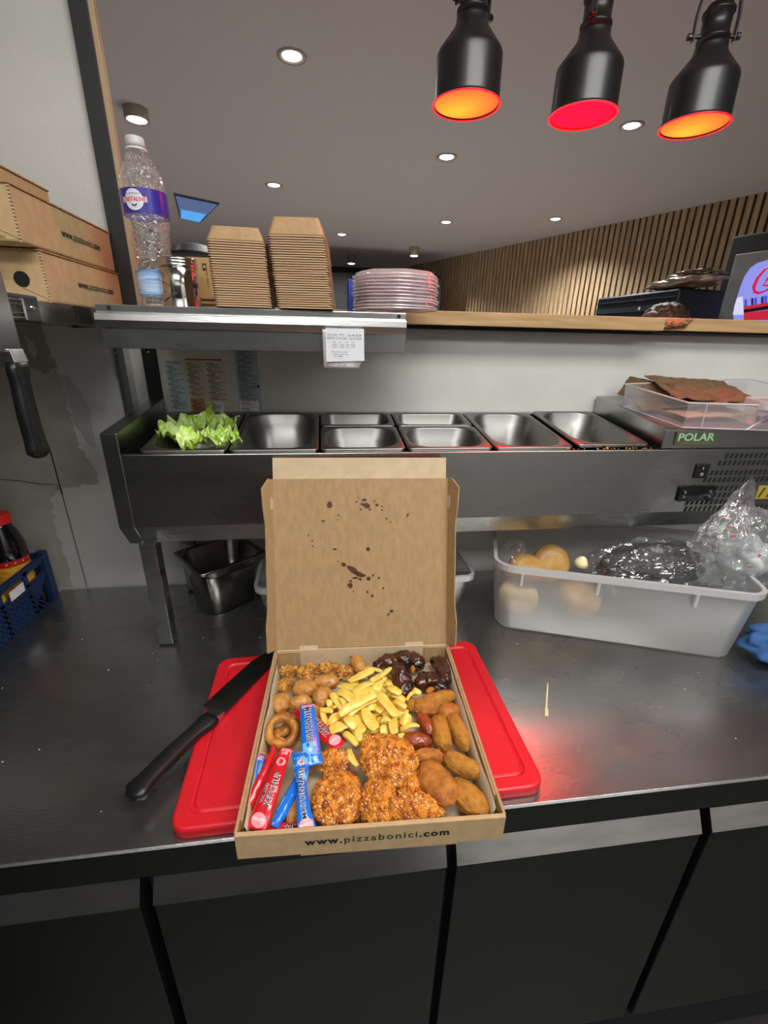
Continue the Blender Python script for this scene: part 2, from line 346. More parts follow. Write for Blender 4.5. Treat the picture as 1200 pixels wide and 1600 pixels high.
# ------------------------------------------------------------------ heat lamps
def heat_lamp(x, y, z, hot, label, yaw):
    t = thing('heat_lamp', label, 'lamp', (x, y, z), (0, 0, yaw), group='black heat lamps over the pass')
    b = NB(); pr = [(0.0765, 0), (0.0775, 0.003), (0.0737, 0.006), (0.0735, 0.0075), (0.0734, 0.010), (0.0730, 0.040), (0.0726, 0.078), (0.0725, 0.084), (0.0718, 0.088), (0.0695, 0.093), (0.066, 0.0975), (0.040, 0.130), (0.0365, 0.136), (0.0345, 0.142), (0.0337, 0.148), (0.0335, 0.152)]
    inner = [(0.030, 0.15), (0.032, 0.130), (0.066, 0.090), (0.0705, 0.006), (0.0745, 0.0)]
    lathe(b, pr + inner, 48, cap0=False, cap1=False); link('shade', b, BLACK_METAL, t, smooth=True, local=True)
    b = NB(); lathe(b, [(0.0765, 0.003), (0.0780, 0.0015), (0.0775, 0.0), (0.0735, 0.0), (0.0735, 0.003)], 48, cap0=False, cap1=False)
    link('shade_rim', b, mat('red_lit_rim', (0.8, 0.02, 0.03), 0.4, emit=(1, 0.02, 0.05), es=0.75), t, smooth=True, local=True)  # rim emits to imitate red bulb light falling on the lip
    b = NB(); lathe(b, [(0.030, 0.152), (0.030, 0.158), (0.034, 0.159), (0.034, 0.164), (0.0295, 0.166), (0.0295, 0.205), (0.033, 0.206), (0.033, 0.211), (0.028, 0.213), (0.026, 0.222), (0.010, 0.226), (0.006, 0.24)], 32)
    link('socket', b, BLACK_METAL, t, smooth=True, local=True)
    b = NB(); pts = [(-0.047, 0, 0.160), (-0.048, 0, 0.205), (-0.043, 0, 0.245), (-0.028, 0, 0.268), (0, 0, 0.276), (0.028, 0, 0.268), (0.043, 0, 0.245), (0.048, 0, 0.205), (0.047, 0, 0.160)]
    L = [[(px - 0, py - .007, pz), (px, py + .007, pz), (px * 0.93, py + .007, pz * .993), (px * 0.93, py - .007, pz * .993)] for px, py, pz in pts]
    loft(b, L, True, True); link('yoke', b, BLACK_METAL, t, local=True, bevel=0.0008)
    for s in (-1, 1):
        b = NB(); tube(b, [(s * 0.030, 0, 0.168), (s * 0.052, 0, 0.168)], 0.004, 10); tube(b, [(s * 0.050, 0, 0.168), (s * 0.058, 0, 0.168)], 0.007, 10)
        link('knob', b, BLACK_METAL, t, local=True)
    b = NB(); tube(b, [(0, 0, 0.222), (0.001, 0, 0.3), (0, 0, CZ - z)], 0.0035, 8); link('cord', b, BLACK, t, local=True)
    # infra-red bulb: its wide front fills the mouth of the shade
    m = bpy.data.materials.get('bulb_' + hot)
    if not m:
        m = bpy.data.materials.new('bulb_' + hot); m.use_nodes = True; nt = m.node_tree; nt.nodes.clear()
        out = nt.nodes.new('ShaderNodeOutputMaterial'); e = nt.nodes.new('ShaderNodeEmission'); nt.links.new(e.outputs[0], out.inputs[0])
        tc = nt.nodes.new('ShaderNodeTexCoord'); ln = nt.nodes.new('ShaderNodeVectorMath'); ln.operation = 'LENGTH'
        mp = nt.nodes.new('ShaderNodeMapping'); mp.inputs['Location'].default_value = (0, -0.030, -0.03); mp.inputs['Scale'].default_value = (1.3, 1, 1)
        nt.links.new(tc.outputs['Object'], mp.inputs[0]); nt.links.new(mp.outputs[0], ln.inputs[0])
        cr = nt.nodes.new('ShaderNodeValToRGB'); mr = nt.nodes.new('ShaderNodeMapRange'); mr.inputs[2].default_value = 0.13
        nt.links.new(ln.outputs['Value'], mr.inputs[0]); nt.links.new(mr.outputs[0], cr.inputs[0]); nt.links.new(cr.outputs[0], e.inputs[0])
        st = [(0, (1, 0.26, 0.02)), (0.42, (1, 0.14, 0.015)), (0.85, (1, 0.045, 0.013))] if hot == 'amber' else [(0, (1, 0.00012, 0.0005)), (1, (0.8, 0.00006, 0.0005))]
        el = cr.color_ramp.elements
        el[0].position, el[0].color = st[0][0], rgb(st[0][1]); el[1].position, el[1].color = st[-1][0], rgb(st[-1][1])
        if len(st) > 2: k = el.new(st[1][0]); k.color = rgb(st[1][1])
        e.inputs[1].default_value = 3.2 if hot == 'amber' else 125.0
    b = NB(); lathe(b, [(0.030, 0.125), (0.064, 0.080), (0.0700, 0.018), (0.0715, 0.0045), (0.06, 0.002), (0.03, 0.0), (0.001, -0.001)], 40, cap0=True, cap1=False)
    bo = link('bulb', b, m, t, smooth=True, local=True)
    l = bpy.data.lights.new('lamp_beam', 'SPOT'); l.energy = 1.6 if hot == 'amber' else 1.2; l.color = (1, 0.10, 0.07) if hot == 'amber' else (1, 0.02, 0.06)
    l.spot_size = 1.6; l.spot_blend = 0.9; l.shadow_soft_size = 0.05
    o = bpy.data.objects.new('lamp_beam', l); COL.objects.link(o); o.parent = t; o.location = (0, 0, -0.02)
heat_lamp(0.339, 1.25, 2.004, 'amber', 'black heat lamp glowing orange, leftmost of the three', 0.5)
heat_lamp(0.624, 1.25, 2.004, 'red', 'black heat lamp glowing deep red, middle of the three', 0.9)
heat_lamp(0.916, 1.25, 2.004, 'amber', 'black heat lamp glowing orange, rightmost and nearest the drinks cooler', -0.2)

# ------------------------------------------------------------------ counter with doors
ct = thing('worktop', 'long worn stainless steel worktop under the food box', 'worktop', (0, 0.7, 0.84))
b = NB(); prism(b, [(0.3975, 0.8955), (0.396, 0.897), (0.399, 0.9), (WY - 0.004, 0.9), (WY - 0.004, 0.862), (0.42, 0.862)], -0.668, 1.75, 'X')
link('steel_top', b, STEEL_TOP, ct, bevel=0.0006)
b = NB(); prism(b, [(0.398, 0.845), (0.396, 0.848), (0.396, 0.8965), (0.3975, 0.8953), (0.4195, 0.8615), (0.4195, 0.845)], -0.668, 1.75, 'X'); link('front_edge', b, STEEL_DOOR, ct)  # darker steel than the top, imitates the dark reflection on this face
random.seed(5); b = NB()
for i in range(46):
    x, y = random.uniform(-0.6, 1.0), random.uniform(0.42, 0.85); r = random.uniform(0.0006, 0.0018)
    lathe(b, [(r, 0.9), (r * .7, 0.9006), (0.0002, 0.9009)], 7, x, y, cap0=False)
tag(link('crumbs', b, mat('pale_crumbs', (0.55, 0.5, 0.4), 0.5)), 'tiny pale crumbs and droplets scattered over the steel worktop', 'crumbs', kind='stuff')
cb = thing('counter_cabinet', 'low refrigerated steel cabinet with four doors below the worktop', 'cabinet', (0, 0.7, 0))
box('body', -0.668, 1.75, 0.425, 1.05, 0.10, 0.8445, DARK, cb)
box('plinth', -0.66, 1.74, 0.47, 1.04, 0.0, 0.1, BLACK_MATT, cb)
doors = ((-0.664, -0.262), (-0.245, 0.157), (0.172, 0.566), (0.584, 0.99), (1.005, 1.40))
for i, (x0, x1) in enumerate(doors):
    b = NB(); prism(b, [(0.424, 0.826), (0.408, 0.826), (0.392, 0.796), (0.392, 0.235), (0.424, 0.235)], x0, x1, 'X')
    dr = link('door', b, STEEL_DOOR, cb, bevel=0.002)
    b = NB(); prism(b, [(0.4075, 0.8275), (0.3905, 0.7955), (0.3912, 0.7945), (0.4085, 0.8265)], x0, x1, 'X'); link('door_lip', b, STEEL_LT, dr)  # brighter steel than the door, stands in for light caught on the bevel
    b = NB(); prism(b, [(0.4095, 0.829), (0.413, 0.838), (0.4045, 0.8405), (0.404, 0.8385), (0.410, 0.8365), (0.4075, 0.829)], x0 + 0.02, x1 - 0.02, 'X'); link('handle', b, STEEL_DOOR, dr)
b = NB(); prism(b, [(0.424, 0.225), (0.40, 0.225), (0.40, 0.10), (0.424, 0.10)], -0.664, 1.75, 'X'); link('kick_panel', b, BLACK_MATT, cb)

# ------------------------------------------------------------------ topping unit
TL = 0.137; TA = math.atan(TL)
def zt(y): return 1.308 + (y - 0.80) * TL
un = thing('topping_fridge', 'long stainless steel topping fridge on legs holding the pans', 'refrigerator', (0.3, 0.8, 0.9))
b = NB(); prism(b, [(0.800, 1.3075), (0.800, 1.171), (0.826, 1.128), (1.040, 1.128), (1.040, 1.131), (0.828, 1.131), (0.8025, 1.172), (0.8025, 1.300), (0.809, 1.300), (0.809, 1.3075)], -0.3535, 1.40, 'X')
link('front_panel', b, STEEL, un, bevel=0.0012)
b = NB(); prism(b, [(1.040, zt(1.04)), (1.056, zt(1.056)), (1.056, 1.128), (1.040, 1.128)], -0.353, 1.40, 'X'); link('back_panel', b, STEEL, un)
b = NB(); prism(b, [(0.8, 1.345), (0.8, 1.170), (0.828, 1.126), (1.056, 1.126), (1.056, 1.372)], -0.381, -0.3535, 'X'); link('end_cap', b, STEEL, un, bevel=0.0015)
b = NB()   # dark well under the pans
bx(b, -0.352, 0.67, 0.829, 1.039, 1.1315, 1.135); link('well_floor', b, DARK, un)
b = NB(); prism(b, [(0.8005, 1.3095), (0.803, 1.347), (0.81, 1.351), (1.056, zt(1.056) + 0.040), (1.056, zt(1.056)), (0.83, zt(.83))], 0.672, 1.40, 'X')
hd = link('compressor_cover', b, STEEL, un, bevel=0.0015)
bx_ = NB(); y0 = 0.7995; bx(bx_, 0.697, 0.787, 0.7985, 0.803, 1.316, 1.343)
bd = link('badge', bx_, mat('olive_badge', (0.075, 0.075, 0.035), 0.4), un)
lettering('POLAR', 0.0215, mat('mint_letters', (0.35, 0.62, 0.42), 0.35, 0.3), bd, (0.741, 0.7980, 1.3325), (1, 0, 0), (0, 0, 1), sx=1.22, offset=0.0006)
lettering('REFRIGERATION', 0.0065, mat('gold_letters', (0.25, 0.26, 0.12), 0.35, 0.3), bd, (0.742, 0.7980, 1.3205), (1, 0, 0), (0, 0, 1), sx=1.45)
for i, (x, y) in enumerate(((-0.3405, 0.818), (1.30, 0.818), (-0.3405, 1.03), (1.30, 1.03), )):
    b = NB(); w2 = 0.0145; bx(b, x - w2, x + w2, y - 0.0145, y + 0.0145, 0.905, 1.135); lg = link('leg', b, STEEL, un, bevel=0.001)
    b = NB(); bx(b, x - 0.013, x + 0.013, y - 0.013, y + 0.013, 0.9, 0.905); link('leg_foot', b, BLACK, lg)
b = NB(); bx(b, 0.760, 0.791, 0.796, 0.800, 1.246, 1.277); sw = link('power_switch', b, BLACK, un, bevel=0.002)
lettering('I', 0.009, WHITE, sw, (0.7755, 0.7955, 1.268), (1, 0, 0), (0, 0, 1)); lettering('O', 0.009, WHITE, sw, (0.7755, 0.7955, 1.255), (1, 0, 0), (0, 0, 1))
b = NB(); bx(b, 0.735, 0.819, 0.794, 0.800, 1.196, 1.229); cp = link('thermostat', b, mat('glossy_black', (0.006, 0.006, 0.007), 0.1), un, bevel=0.002)
for x in (0.747, 0.807):
    for z in (1.207, 1.2175):
        b = NB(); lathe(b, [(0.0035, 0), (0.0033, 0.002), (0.0006, 0.0022)], 12); xf(b, frame((x, 0.7942, z), (1, 0, 0), (0, 0, 1))); link('button', b, STEEL, cp)
b = NB()
for j in range(8):
    z = 1.293 - j * 0.0152 - (0.006 if j > 1 else 0) - (0.004 if j > 3 else 0)
    for i in range(44):
        x = 0.822 + i * 0.0115 - (j * 0.0115 if j < 6 else 0.06)
        if 0.900 < x < 0.97 and j in (4, 5, 6): continue
        bx(b, x, x + 0.006, 0.7994, 0.8004, z - 0.0055, z + 0.0055, 0, Matrix(((1, 0, 0.25, -0.25 * z), (0, 1, 0, 0), (0, 0, 1, 0), (0, 0, 0, 1))))
link('vent_slots', b, DARK, un)
b = NB(); bx(b, 0.926, 0.99, 0.7985, 0.7999, 1.196, 1.226); ws = link('warning_sticker', b, mat('yellow_sticker', (0.36, 0.27, 0.03), 0.5), un)
b = NB()
for i in range(3): bx(b, 0.934 + i * .02, 0.938 + i * .02, 0.7980, 0.7986, 1.2, 1.222, 0, Matrix(((1, 0, 0.4, -0.4 * 1.21), (0, 1, 0, 0), (0, 0, 1, 0), (0, 0, 0, 1))))
link('sticker_marks', b, INK, ws)

def gn_pan(name, label, x0, x1, y0, y1, depth, mat_=STEEL_PAN, group='steel pans in the topping fridge', lip=0.011, dz=0.003):
    w_, dd = x1 - x0, (y1 - y0) / math.cos(TA); cx, cy = (x0 + x1) / 2, (y0 + y1) / 2
    t = tag(None or bpy.data.objects.new(name, None), label, 'pan', group); COL.objects.link(t)
    t.location = (cx, cy, zt(cy) + dz); t.rotation_euler = (TA, 0, 0)
    b = NB(); cr_ = min(0.046, dd / 2 - lip - .016); L = [rrect(w_ - .002, dd - .002, 0.010, -0.005, n=9), rrect(w_, dd, 0.011, -0.003, n=9), rrect(w_, dd, 0.011, 0.0, n=9), rrect(w_ - .003, dd - .003, 0.010, 0.0015, n=9),
          rrect(w_ - 2 * lip + 0.004, dd - 2 * lip + .004, cr_ + .001, 0.0012, n=9), rrect(w_ - 2 * lip, dd - 2 * lip, cr_, -0.001, n=9),
          rrect(w_ - 2 * lip - .004, dd - 2 * lip - .004, cr_, -0.022, n=9), rrect(w_ - 2 * lip - .010, dd - 2 * lip - .010, cr_, -0.024, n=9),
          rrect(w_ - 2 * lip - .022, dd - 2 * lip - .022, cr_ - .004, -depth + 0.008, n=9), rrect(w_ - 2 * lip - .034, dd - 2 * lip - .034, cr_ - .010, -depth, n=9)]
    loft(b, L, cap1=True); link('pan_body', b, mat_, t, smooth=True, local=True)
    return t
PX = (-0.338, -0.176, -0.012, 0.151, 0.3235, 0.490, 0.660); g = 0.002
LP = gn_pan('steel_pan', 'steel pan full of green lettuce leaves, at the left end of the fridge', PX[0] + .012, PX[1] - g, 0.806, 1.035, 0.09)
gn_pan('steel_pan', 'empty deep steel pan next to the lettuce pan', PX[1] + g, PX[2] - g, 0.806, 1.035, 0.10)
for k, nm in ((2, 'third'), (3, 'fourth')):
    a, b_ = PX[k] + g, PX[k + 1] - g
    gn_pan('steel_pan', 'small empty steel pan in the %s column, front one' % nm, a, b_, 0.806, 0.937, 0.09)
    gn_pan('steel_pan', 'small empty steel pan in the %s column, back one against the wall' % nm, a, b_, 0.941, 1.035, 0.09)
MP = gn_pan('steel_pan', 'steel pan with red meat scraps and red lamp reflections, fifth column', PX[4] + g, PX[5] - g, 0.806, 1.035, 0.09)
gn_pan('steel_pan', 'almost empty steel pan sitting tilted at the right end by the maker badge', PX[5] + .006, PX[6] - .008, 0.808, 1.035, 0.08, dz=0.007)
b = NB()
random.seed(9)
for i in range(22):
    x = random.uniform(0.45, 0.66); r = random.uniform(.001, .0026); lathe(b, [(r, 0), (r, r), (r * .3, r * 1.5)], 6, x, random.uniform(0.800, 0.806)); 
for v_ in b.verts: v_.co.z += 1.3093
tag(link('food_crumbs', b, mat('orange_crumbs', (0.55, 0.25, 0.05), 0.6)), 'orange food crumbs along the front edge of the topping fridge', 'crumbs', kind='stuff')
b = NB(); random.seed(3)
for i in range(7):
    p = [V((0.34 + random.uniform(0, .03) + k * 0.008, 0.835 + random.uniform(-.01, .03) + k * .004, 1.25 + random.uniform(0, .02) + 0.006 * math.sin(k * 1.7))) for k in range(5)]
    tube(b, p, 0.004, 6)
tag(link('meat_scraps', b, mat('red_meat', (0.35, 0.05, 0.03), 0.3)), 'red meat scraps in the corner of the fifth pan', 'meat', kind='stuff')

# ------------------------------------------------------------------ shelf over the counter
sh = thing('wall_shelf', 'stainless steel wall shelf carrying the bottle and kraft boxes', 'shelf', (0, 0.95, 1.54))
b = NB(); prism(b, [(0.806, 1.5455), (0.806, 1.535), (0.796, 1.533), (0.7945, 1.523), (0.799, 1.5125), (0.803, 1.5125), (0.803, 1.528), (0.811, 1.534), (0.811, 1.540), (WY - .002, 1.540), (WY - .002, 1.5455)], -0.350, 0.140, 'X')
link('shelf_board', b, STEEL_LT, sh, bevel=0.0008)
b = NB(); prism(b, [(0.8035, 1.533), (0.8035, 1.4815), (0.83, 1.4815), (0.83, 1.484), (0.806, 1.484), (0.806, 1.533)], -0.347, 0.1405, 'X'); link('apron', b, STEEL, sh, bevel=0.0008)
for x in (-0.330, 0.128):
    b = NB(); lathe(b, [(0.0035, 0), (0.003, 0.001), (0.0005, 0.0012)], 12); xf(b, frame((x, 0.806, 1.5405), (1, 0, 0), (0, 0, 1))); link('rivet', b, BLACK, sh)
wing = thing('side_shelf', 'steel side shelf along the left wall under the cardboard boxes', 'shelf', (-0.7, 0.6, 1.54))
b = NB(); bx(b, -1.05, -0.392, -0.15, 0.99, 1.5385, 1.5430); link('shelf_board', b, STEEL, wing)
b = NB(); bx(b, -0.395, -0.391, -0.15, 0.99, 1.5165, 1.5384); link('apron', b, STEEL, wing)
b = NB(); bx(b, -0.3905, -0.388, 0.83, 0.875, 1.5165, 1.5425); link('end_clip', b, BLACK, wing)
po = thing('shelf_support', 'steel upright strip on the back wall below the shelf', 'bracket', (-0.42, 1.05, 1.3))
b = NB(); bx(b, -0.436, -0.421, 1.046, WY - .0005, 1.30, 1.545); link('flange', b, STEEL, po)
b = NB(); bx(b, -0.421, -0.410, 1.030, WY - .0005, 1.30, 1.545); link('web', b, STEEL_LT, po)
for z in (1.466, 1.33):
    b = NB(); lathe(b, [(0.005, 0), (0.004, 0.002), (0.001, 0.0028)], 12); xf(b, frame((-0.429, 1.046, z), (1, 0, 0), (0, 0, 1))); link('screw', b, CHROME, po)
st = thing('black_strip', 'black plastic strip screwed to the wall left of the menu sheet', 'strip', (-0.37, 1.05, 1.4))
b = NB(); loft(b, [[(x - .369, y, z + 1.44) for x, z, _ in []] or [(p[0] - .3695, WY - 0.0085 * s, p[1] + 1.4475) for p in [(q[0], q[1]) for q in rrect(0.028, 0.19, 0.006, 0)]] for s in (0, 1)], True, True)
link('strip_body', b, BLACK_MATT, st)
for z in (1.467, 1.368):
    b = NB(); lathe(b, [(0.0035, 0), (0.003, 0.0015), (0.0006, 0.002)], 10); xf(b, frame((-0.369, WY - 0.0086, z), (1, 0, 0), (0, 0, 1))); link('screw', b, CHROME, st)

# knife rack on the side shelf and the knife hanging from it
rk = thing('knife_rack', 'black knife rack with chrome rails on the side shelf', 'knife rack', (-0.385, 0.6, 1.53))
b = NB(); bx(b, -0.3905, -0.379, 0.40, 0.712, 1.514, 1.548); link('rack_plate', b, BLACK, rk, bevel=0.003)
for z in (1.5405, 1.5355, 1.5255, 1.520): 
    b = NB(); tube(b, [(-0.3775, 0.42, z), (-0.3775, 0.672, z)], 0.0011, 8); link('rail', b, CHROME, rk)
b = NB(); bx(b, -0.379, -0.3765, 0.670, 0.675, 1.518, 1.543); link('end_plate', b, STEEL, rk)
b = NB(); lathe(b, [(0.004, 0), (0.0035, 0.002), (0.001, 0.0028)], 12); xf(b, frame((-0.379, 0.694, 1.5325), (0, 1, 0), (0, 0, 1))); link('screw', b, CHROME, rk)

def knife(name, label, blade_len, blade_w, handle_len, m_blade):
    """lies along +X from the handle end (0) to the tip; edge towards -Y; thickness along Z"""
    t = thing(name, label, 'knife')
    H = handle_len; b = NB()
    L = []
    for i in range(19):
        u = i / 18; x = H * u
        hw = 0.0125 + 0.0035 * math.sin(u * PI) * (1 - u) + 0.0045 * math.exp(-((u - 0.06) / 0.10) ** 2) + 0.004 * math.exp(-((u - 0.93) / 0.09) ** 2)
        if u < 0.03: hw *= 0.55
        cy = -0.004 * math.sin(u * PI) + 0.001
        th = 0.0095 - 0.0015 * u
        if u < 0.03: th *= 0.6
        L.append([(x, cy + hw * math.copysign(abs(math.cos(a)) ** 0.75, math.cos(a)), th * math.copysign(abs(math.sin(a)) ** 0.75, math.sin(a))) for a in [2 * PI * k / 20 for k in range(20)]])
    loft(b, L, True, True); link('handle', b, BLACK, t, smooth=True, local=True)
    b = NB(); loft(b, [[(H, s * .013 + 0.001, q * .007) for s, q in ((1, -1), (1, 1), (-1, 1), (-1, -1))], [(H + 0.016, s * .0125 + 0.002, q * .0035) for s, q in ((1, -1), (1, 1), (-1, 1), (-1, -1))]], True, True)
    link('bolster', b, STEEL_LT, t, local=True, bevel=0.001)
    b = NB(); L = []
    x0 = H + 0.012; N = 24
    for i in range(N + 1):
        u = i / N; x = x0 + blade_len * u
        top = 0.0145 - 0.006 * u ** 2.2; bot = -(blade_w - 0.0145) * (1 - 0.12 * u) * (1 - max(0, (u - 0.55) / 0.45) ** 2.1)
        if u == 1: top = 0.0075; bot = 0.006
        if i == 0: bot = -0.012
        th = 0.0013 * (1 - 0.6 * u)
        L.append([(x, top, -th), (x, top, th), (x, (top + bot) / 2, th * 0.8), (x, bot, 0.0001), (x, bot, -0.0001), (x, (top + bot) / 2, -th * 0.8)])
    L.insert(1, [(x0 + 0.001, p[1] if k < 3 else -(blade_w - 0.0145) if k in (3, 4) else p[1], p[2]) for k, p in enumerate(L[0])])
    loft(b, L, True, True); link('blade', b, m_blade, t, local=True)
    return t
k1 = knife('chef_knife', 'large knife with black handle hanging blade up from the knife rack', 0.20, 0.046, 0.118, mat('satin_blade', (0.32, 0.32, 0.32), 0.3, 1.0))
k1.matrix_world = frame((-0.3745, 0.622, 1.350), (0, 0.02, 1), (0, 1, 0))
k1.location, k1.rotation_euler = k1.matrix_world.translation, k1.matrix_world.to_euler()

# menus on the wall
def P3(px, py): return at(px, py, 'Y', WY - 0.002)
mn = thing('menu_sheet', 'plastic covered menu sheet with blue and orange panels on the wall', 'poster', (-0.28, 1.058, 1.4))
b = NB(); bx(b, -0.349, -0.209, WY - 0.0016, WY - 0.0004, 1.340, 1.464); link('sheet', b, mat('menu_cream', (0.66, 0.62, 0.52), 0.35, col2=(0.58, 0.54, 0.42), vs=20), mn)
y = WY - 0.0020
for nm, x0, x1, z0, z1, m in (('blue_panel', -0.342, -0.303, 1.344, 1.452, mat('menu_blue', (0.42, 0.53, 0.54), 0.5)), ('text_panel', -0.300, -0.262, 1.374, 1.452, mat('menu_text', (0.56, 0.48, 0.40), 0.5)),
                      ('orange_panel', -0.299, -0.269, 1.342, 1.372, mat('menu_orange', (0.55, 0.24, 0.13), 0.5)), ('text_panel', -0.260, -0.216, 1.366, 1.452, mat('menu_text2', (0.58, 0.52, 0.45), 0.5)),
                      ('price_panel', -0.262, -0.228, 1.342, 1.364, WHITE), ('red_heading', -0.299, -0.222, 1.4525, 1.4555, mat('menu_red', (0.33, 0.03, 0.02), 0.5))):
    b = NB(); bx(b, x0, x1, y, y + 0.0005, z0, z1); link(nm, b, m, mn)
random.seed(12); b = NB()
for x0, x1, z0, z1 in ((-0.340, -0.307, 1.347, 1.440), (-0.298, -0.266, 1.378, 1.447), (-0.257, -0.220, 1.369, 1.447), (-0.297, -0.272, 1.345, 1.368), (-0.258, -0.232, 1.345, 1.360)):
    z = z1; k = 0
    while z > z0:
        x = x0 + (0.004 if k % 4 else 0); e = x0 + (x1 - x0) * random.uniform(0.55, 1.0) * (0.5 if k % 4 == 0 else 1)
        while x < e: q = random.uniform(0.002, 0.006); bx(b, x, min(e, x + q), y - 0.0003, y, z - (0.0012 if k % 4 else 0.0018), z); x += q + 0.0008
        z -= 0.0031; k += 1
link('menu_print', b, INK, mn)
lettering('Burgers', 0.009, INK, mn, (-0.325, y - 0.0004, 1.4475), (1, 0, 0), (0, 0, 1), sx=0.9, shear=0.3)
m2 = thing('menu_strip', 'narrow bluish allergen sheet hanging beside the menu sheet', 'poster', (-0.17, 1.058, 1.4))
b = NB(); bx(b, -0.194, -0.145, WY - 0.0014, WY - 0.0004, 1.335, 1.5); link('sheet', b, mat('strip_blue', (0.33, 0.38, 0.47), 0.45, col2=(0.40, 0.45, 0.52), vs=30), m2)
b = NB(); bx(b, -0.192, -0.150, WY - 0.0018, WY - 0.0014, 1.337, 1.367); link('white_panel', b, WHITE, m2)
b = NB(); z = 1.495; k = 0
while z > 1.340:
    x = -0.189; e = x + (0.018 if k % 4 == 0 else random.uniform(0.024, 0.038))
    while x < e: q = random.uniform(0.002, 0.006); bx(b, x, min(e, x + q), WY - 0.0022, WY - 0.0018 + .0004, z - (0.0018 if k % 4 == 0 else 0.0011), z); x += q + 0.0008
    z -= 0.0033; k += 1
link('sheet_print', b, INK, m2)
b = NB(); lathe(b, [(0.003, 0), (0.0028, 0.001), (0.0005, .0012)], 12); xf(b, frame((-0.148, WY - .0016, 1.398), (1, 0, 0), (0, 0, 1))); link('magnet', b, BLACK, m2)

# receipt hanging from the shelf lip
rc = thing('till_receipt', 'curled white till receipt hanging from the shelf edge', 'receipt', (0.033, 0.795, 1.49))
b = NB(); N = 14; L = []
for i in range(N + 1):
    u = i / N; z = 1.517 - 0.060 * u; yy = 0.7935 - 0.006 * math.sin(u * PI * 0.9) - 0.003 * u
    L.append([(-0.001 + 0.001 * u, yy - 0.003 * u * math.sin(0), z), (0.02, yy - 0.002, z), (0.045, yy - 0.0015 * (1 + u), z), (0.0615 + (0.003 * u) - (0.006 * max(0, u - 0.8) / 0.2), yy, z)])
loft(b, L, closed=False); ro = link('paper', b, WHITE, rc, smooth=True); md = ro.modifiers.new('thickness', 'SOLIDIFY'); md.thickness = 0.0003
b = NB(); prism(b, [(0.004, 1.519), (0.0665, 1.519), (0.0675, 1.4695), (0.004, 1.467)], 0.7815, 0.7812, 'Y'); link('front_slip', b, mat('receipt_white', (0.72, 0.73, 0.76), 0.5), rc)
G_INK = mat('faded_ink', (0.20, 0.20, 0.22), 0.7)
for tx, s, x, z in (('TOTAL TTC : 26.40 EUR', 0.0054, 0.0345, 1.5085), ('RESTE A PAYER : 26.40 EUR', 0.0048, 0.0345, 1.5035), ('TVA      HT       TVA      TTC', 0.0030, 0.033, 1.4975), ('10.00 %   24.00   2.40   26.40', 0.0032, 0.033, 1.494),
                ('10.00 %   24.00   2.40   26.40', 0.0032, 0.033, 1.4905), ('Merci de votre visite', 0.0032, 0.026, 1.483), ('a bientot chez nous', 0.0032, 0.028, 1.4795), ('No. 10088', 0.0032, 0.024, 1.476), ('- - - - - - -', 0.003, 0.026, 1.472)):
    lettering(tx, s, G_INK, rc, (x, 0.7809, z), (1, 0, 0), (0, 0, 1))
lettering('EZ : 02', 0.005, G_INK, rc, (0.030, 0.7825, 1.4625), (1, 0, 0), (0, 0, 1))

# ------------------------------------------------------------------ things on the shelf
SZ = 1.546
bt = thing('water_bottle', 'tall empty clear plastic water bottle with blue label and white cap', 'bottle', (-0.289, 0.93, SZ), (0, -0.02, 0.0))
BOT = clear_mat('bottle_plastic', opaque=0.03, gloss=0.09, rough=0.03, bump=1.0, bs=80, milky=(0.9, 0.9, 0.9))
pr = [(0.028, 0.0), (0.0325, 0.003), (0.0335, 0.012)]
for i in range(12): z = 0.018 + i * 0.0085; pr += [(0.0322 - (0.0018 if i % 2 else 0.0) - 0.0022 * math.exp(-((i - 8) / 2.5) ** 2), z)]
pr += [(0.0315, 0.122), (0.0335, 0.132), (0.0355, 0.14), (0.0355, 0.178), (0.0358, 0.182), (0.0355, 0.188), (0.033, 0.199), (0.027, 0.213), (0.019, 0.226), (0.0135, 0.234), (0.0125, 0.238), (0.0125, 0.243)]
pr = [(r * 1.0, z) for r, z in pr]
b = NB(); lathe(b, pr, 40, cap1=False); link('bottle_body', b, BOT, bt, smooth=True, local=True)
b = NB(); lathe(b, [(0.016, 0.234), (0.0165, 0.2355), (0.016, 0.237)], 28); link('neck_ring', b, mat('clear_white', (0.75, 0.75, 0.75), 0.2), bt, smooth=True, local=True)
b = NB(); lathe(b, [(0.0138, 0.240), (0.0142, 0.242), (0.0142, 0.2505), (0.0130, 0.2525), (0.001, 0.2528)], 30); link('cap', b, mat('cap_white', (0.60, 0.60, 0.60), 0.4), bt, smooth=True, local=True)
b = NB(); loft(b, [circ(0.0362, 0.142, 40), circ(0.0362, 0.177, 40)]); link('label_band', b, mat('label_navy', (0.035, 0.025, 0.28), 0.3, coat=0.3), bt, smooth=True, local=True)
b = NB(); loft(b, [circ(0.0338, 0.022, 40), circ(0.0340, 0.060, 40)]); link('lower_print', b, mat('water_print', (0.55, 0.66, 0.80), 0.3, col2=(0.12, 0.30, 0.65), vs=6, stretch=(3, 3, 45)), bt, smooth=True, local=True)
def wrap(bm, r, a0, zc):
    for v_ in bm.verts:
        x, yv, q = v_.co; a = a0 + x / r; v_.co = ((r + q) * math.sin(a), -(r + q) * math.cos(a), zc + yv)
    return bm
def wrapped(name, bm, r, a0, zc, m, parent): bmesh.ops.triangulate(bm, faces=bm.faces); bmesh.ops.subdivide_edges(bm, edges=[e for e in bm.edges if e.calc_length() > .004], cuts=2); return link(name, wrap(bm, r, a0, zc), m, parent, local=True)
